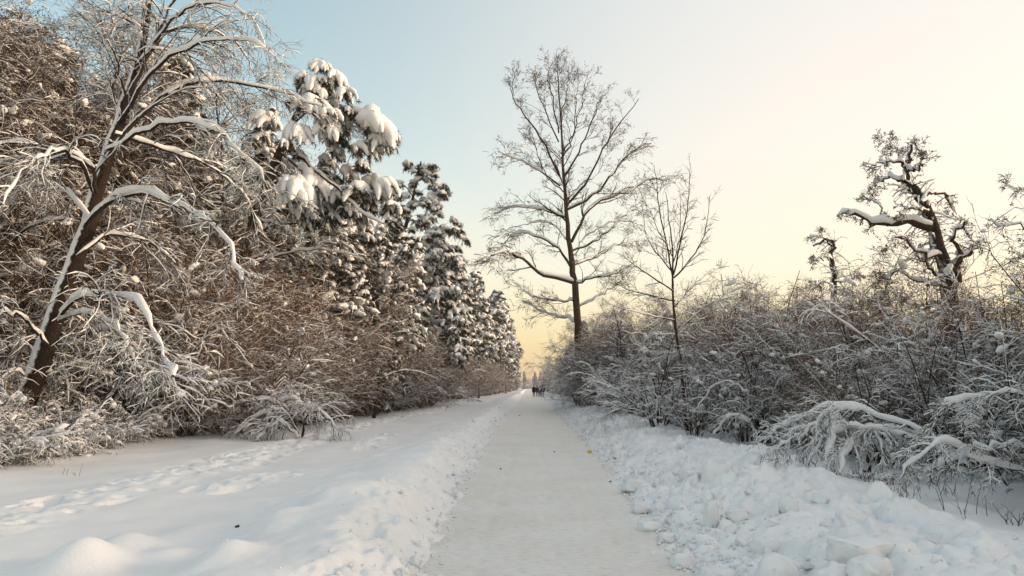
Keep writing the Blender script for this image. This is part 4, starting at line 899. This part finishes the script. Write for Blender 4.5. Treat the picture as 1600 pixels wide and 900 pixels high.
# ------------------------------------------------------------------ people walking far down the path
M_COAT = flat_mat('dark_winter_coat', (.008, .008, .010), (.014, .013, .016), .8); M_TROU = flat_mat('dark_trousers', (.010, .010, .014), (.018, .018, .024)); M_SKIN = flat_mat('skin', (.45, .27, .19), (.5, .31, .22), .5)
M_HAT = flat_mat('pale_hat', (.45, .38, .34), (.5, .42, .38)); M_DHAT = flat_mat('dark_hat', (.01, .01, .012), (.02, .02, .02)); M_BOOT = flat_mat('boots', (.01, .008, .007), (.02, .016, .013))
def person(px, Y, h, label, step, arm, hat, coat=1.0, dyaw=0.):
    x = W(px, 600, Y)[0]; z = max(gz(x, Y), float(base_z(Y)) - .0)
    rt = empty('person', (x, Y, z), label, 'person', 'people walking far down the path', dyaw)
    k = h / 1.75; J = {}
    V = []; Rd = []; E = []
    def j(n, p, r, par=None):
        J[n] = len(V); V.append(tuple(c * k for c in p)); Rd.append((r[0] * k, r[1] * k)); 
        if par: E.append((J[par], J[n]))
    j('pelvis', (0, 0, .95), (.16, .13)); j('waist', (0, 0, 1.12), (.15 * coat, .12), 'pelvis'); j('chest', (0, .01, 1.33), (.19 * coat, .13), 'waist'); j('neck0', (0, .01, 1.47), (.09, .08), 'chest')
    j('neck', (0, .01, 1.53), (.06, .06), 'neck0'); j('head0', (0, 0, 1.60), (.085, .09), 'neck'); j('head1', (0, 0, 1.68), (.095, .105), 'head0'); j('crown', (0, .01, 1.74), (.06, .07), 'head1')
    for sg, nm in ((-1, 'l'), (1, 'r')):
        st = step * sg; am = -arm * sg
        j('sh' + nm, (.17 * sg, 0, 1.42), (.075, .075), 'chest'); j('el' + nm, (.24 * sg, -am * .35 + .03, 1.14), (.058, .058), 'sh' + nm); j('wr' + nm, (.25 * sg, -am * .9 - .04, .92), (.04, .04), 'el' + nm)
        j('pm' + nm, (.25 * sg, -am - .05, .85), (.042, .03), 'wr' + nm)
        for q, (fx, fl) in enumerate(((-.03, .075), (-.01, .085), (.01, .08), (.03, .065))): j('f%s%d' % (nm, q), (.25 * sg + fx * .3, -am - .05 + fx, .85 - fl), (.011, .011), 'pm' + nm)
        j('th' + nm, (.24 * sg, -am - .10, .83), (.012, .012), 'pm' + nm)
        j('hp' + nm, (.10 * sg, 0, .88), (.115, .115), 'pelvis'); j('kn' + nm, (.11 * sg, -st * .45 - .05, .50), (.075, .075), 'hp' + nm); j('an' + nm, (.11 * sg, -st, .10 + max(0, -st) * .25), (.05, .05), 'kn' + nm)
        j('hl' + nm, (.11 * sg, -st + .03, .05 + max(0, -st) * .25), (.05, .05), 'an' + nm); j('to' + nm, (.12 * sg, -st - .15, .045 + max(0, -st) * .05), (.045, .04), 'hl' + nm)
    me = bpy.data.meshes.new('body'); me.from_pydata(V, E, []); o = bpy.data.objects.new('body', me); COL.objects.link(o)
    md = o.modifiers.new('s', 'SKIN'); sv = me.skin_vertices[0].data
    for i, r in enumerate(Rd): sv[i].radius = r
    sv[0].use_root = True; o.modifiers.new('u', 'SUBSURF').levels = 1
    dg = bpy.context.evaluated_depsgraph_get(); m2 = bpy.data.meshes.new_from_object(o.evaluated_get(dg)); o.modifiers.clear(); o.data = m2; m2.name = 'body'
    m2.materials.clear(); [m2.materials.append(q) for q in (M_COAT, M_TROU, M_SKIN, M_BOOT)]
    for f in m2.polygons:
        c = f.center / k; f.use_smooth = True
        f.material_index = 2 if (c.z > 1.52 or (abs(c.x) > .2 and c.z < .88)) else 0 if c.z > .80 else 3 if c.z < .16 else 1
    o.parent = rt
    # long coat skirt as clothing, hat, and a simple face (nose, eyes, mouth, ears)
    mb = MB(); zz_ = np.array([1.15, 1.0, .85, .74]); P = np.stack([0 * zz_, 0 * zz_, zz_], -1)[None] * k; mb.tubes(P + np.array([[[0, 0, 0], [0, .001, 0], [0, 0, 0], [0, .001, 0]]]), np.array([[.17, .20, .215, .21]]) * k * coat, 12); mb.build('coat_skirt', M_COAT, rt)
    mb = MB(); P = np.array([[[0, .005, 1.66], [0, .01, 1.70], [0, .012, 1.75], [0, .012, 1.80]]]) * k; mb.tubes(P, np.array([[.115, .118, .10, .02]]) * k, 10); mb.build('hat', hat, rt)
    mb = MB(); mb.tubes(np.array([[[0, -.09, 1.66], [0, -.115, 1.63], [0, -.09, 1.615]]]) * k, np.array([[.008, .016, .008]]) * k, 5); mb.build('nose', M_SKIN, rt)
    mb = MB(); mb.tubes(np.array([[[-.035, -.092, 1.585], [0, -.098, 1.583], [.035, -.092, 1.585]]]) * k, np.array([[.003, .006, .003]]) * k, 4); mb.build('mouth', M_LEAF, rt)
    for sg in (-1, 1):
        mb = MB(); mb.tubes(np.array([[[.035 * sg - .012, -.095, 1.655], [.035 * sg, -.1, 1.655], [.035 * sg + .012, -.095, 1.655]]]) * k, np.array([[.004, .009, .004]]) * k, 5); mb.build('eye', M_DHAT, rt)
        mb = MB(); mb.tubes(np.array([[[.095 * sg, 0, 1.61], [.105 * sg, .01, 1.64], [.095 * sg, .01, 1.67]]]) * k, np.array([[.008, .016, .008]]) * k, 5); mb.build('ear', M_SKIN, rt)
person(834.2, 112, 1.82, 'leftmost of the four walkers, broad dark coat and pale hat', .22, .12, M_HAT, 1.25)
person(839.6, 118, 1.80, 'second walker from the left, slim figure all in black', .08, .06, M_DHAT, .95, .1)
person(843.8, 120, 1.58, 'shorter third walker from the left in dark clothes', .18, .10, M_DHAT, .9, -.1)
person(848.0, 106, 1.86, 'rightmost and nearest of the four walkers, tall in a dark jacket', .25, .22, M_DHAT, 1.15)

# ------------------------------------------------------------------ frosty air
HAZE = 0.00045
hm = bpy.data.materials.new('frosty_air'); hm.use_nodes = True; ht = hm.node_tree; ht.nodes.clear()
ho = ht.nodes.new('ShaderNodeOutputMaterial'); hv = ht.nodes.new('ShaderNodeVolumePrincipled'); hv.inputs['Density'].default_value = HAZE; hv.inputs['Color'].default_value = (.88, .92, .96, 1); hv.inputs['Anisotropy'].default_value = .2
ht.links.new(hv.outputs[0], ho.inputs['Volume'])
mb = MB(); zb = float(GZ.min()) - 1.; X_, Y_a, Y_b, zt = 960., -40., 1260., 46.
bv = [(x, y, z) for z in (zb, zt) for x, y in ((-X_, Y_a), (X_, Y_a), (X_, Y_b), (-X_, Y_b))]
mb.add(bv, np.array([[3, 2, 1, 0], [4, 5, 6, 7], [0, 1, 5, 4], [1, 2, 6, 5], [2, 3, 7, 6], [3, 0, 4, 7]])); hz = mb.build('haze', hm, smooth=False)
setp(hz, 'thin frosty haze filling the air above the snow', 'haze', kind='stuff')
SC.cycles.volume_bounces = 0
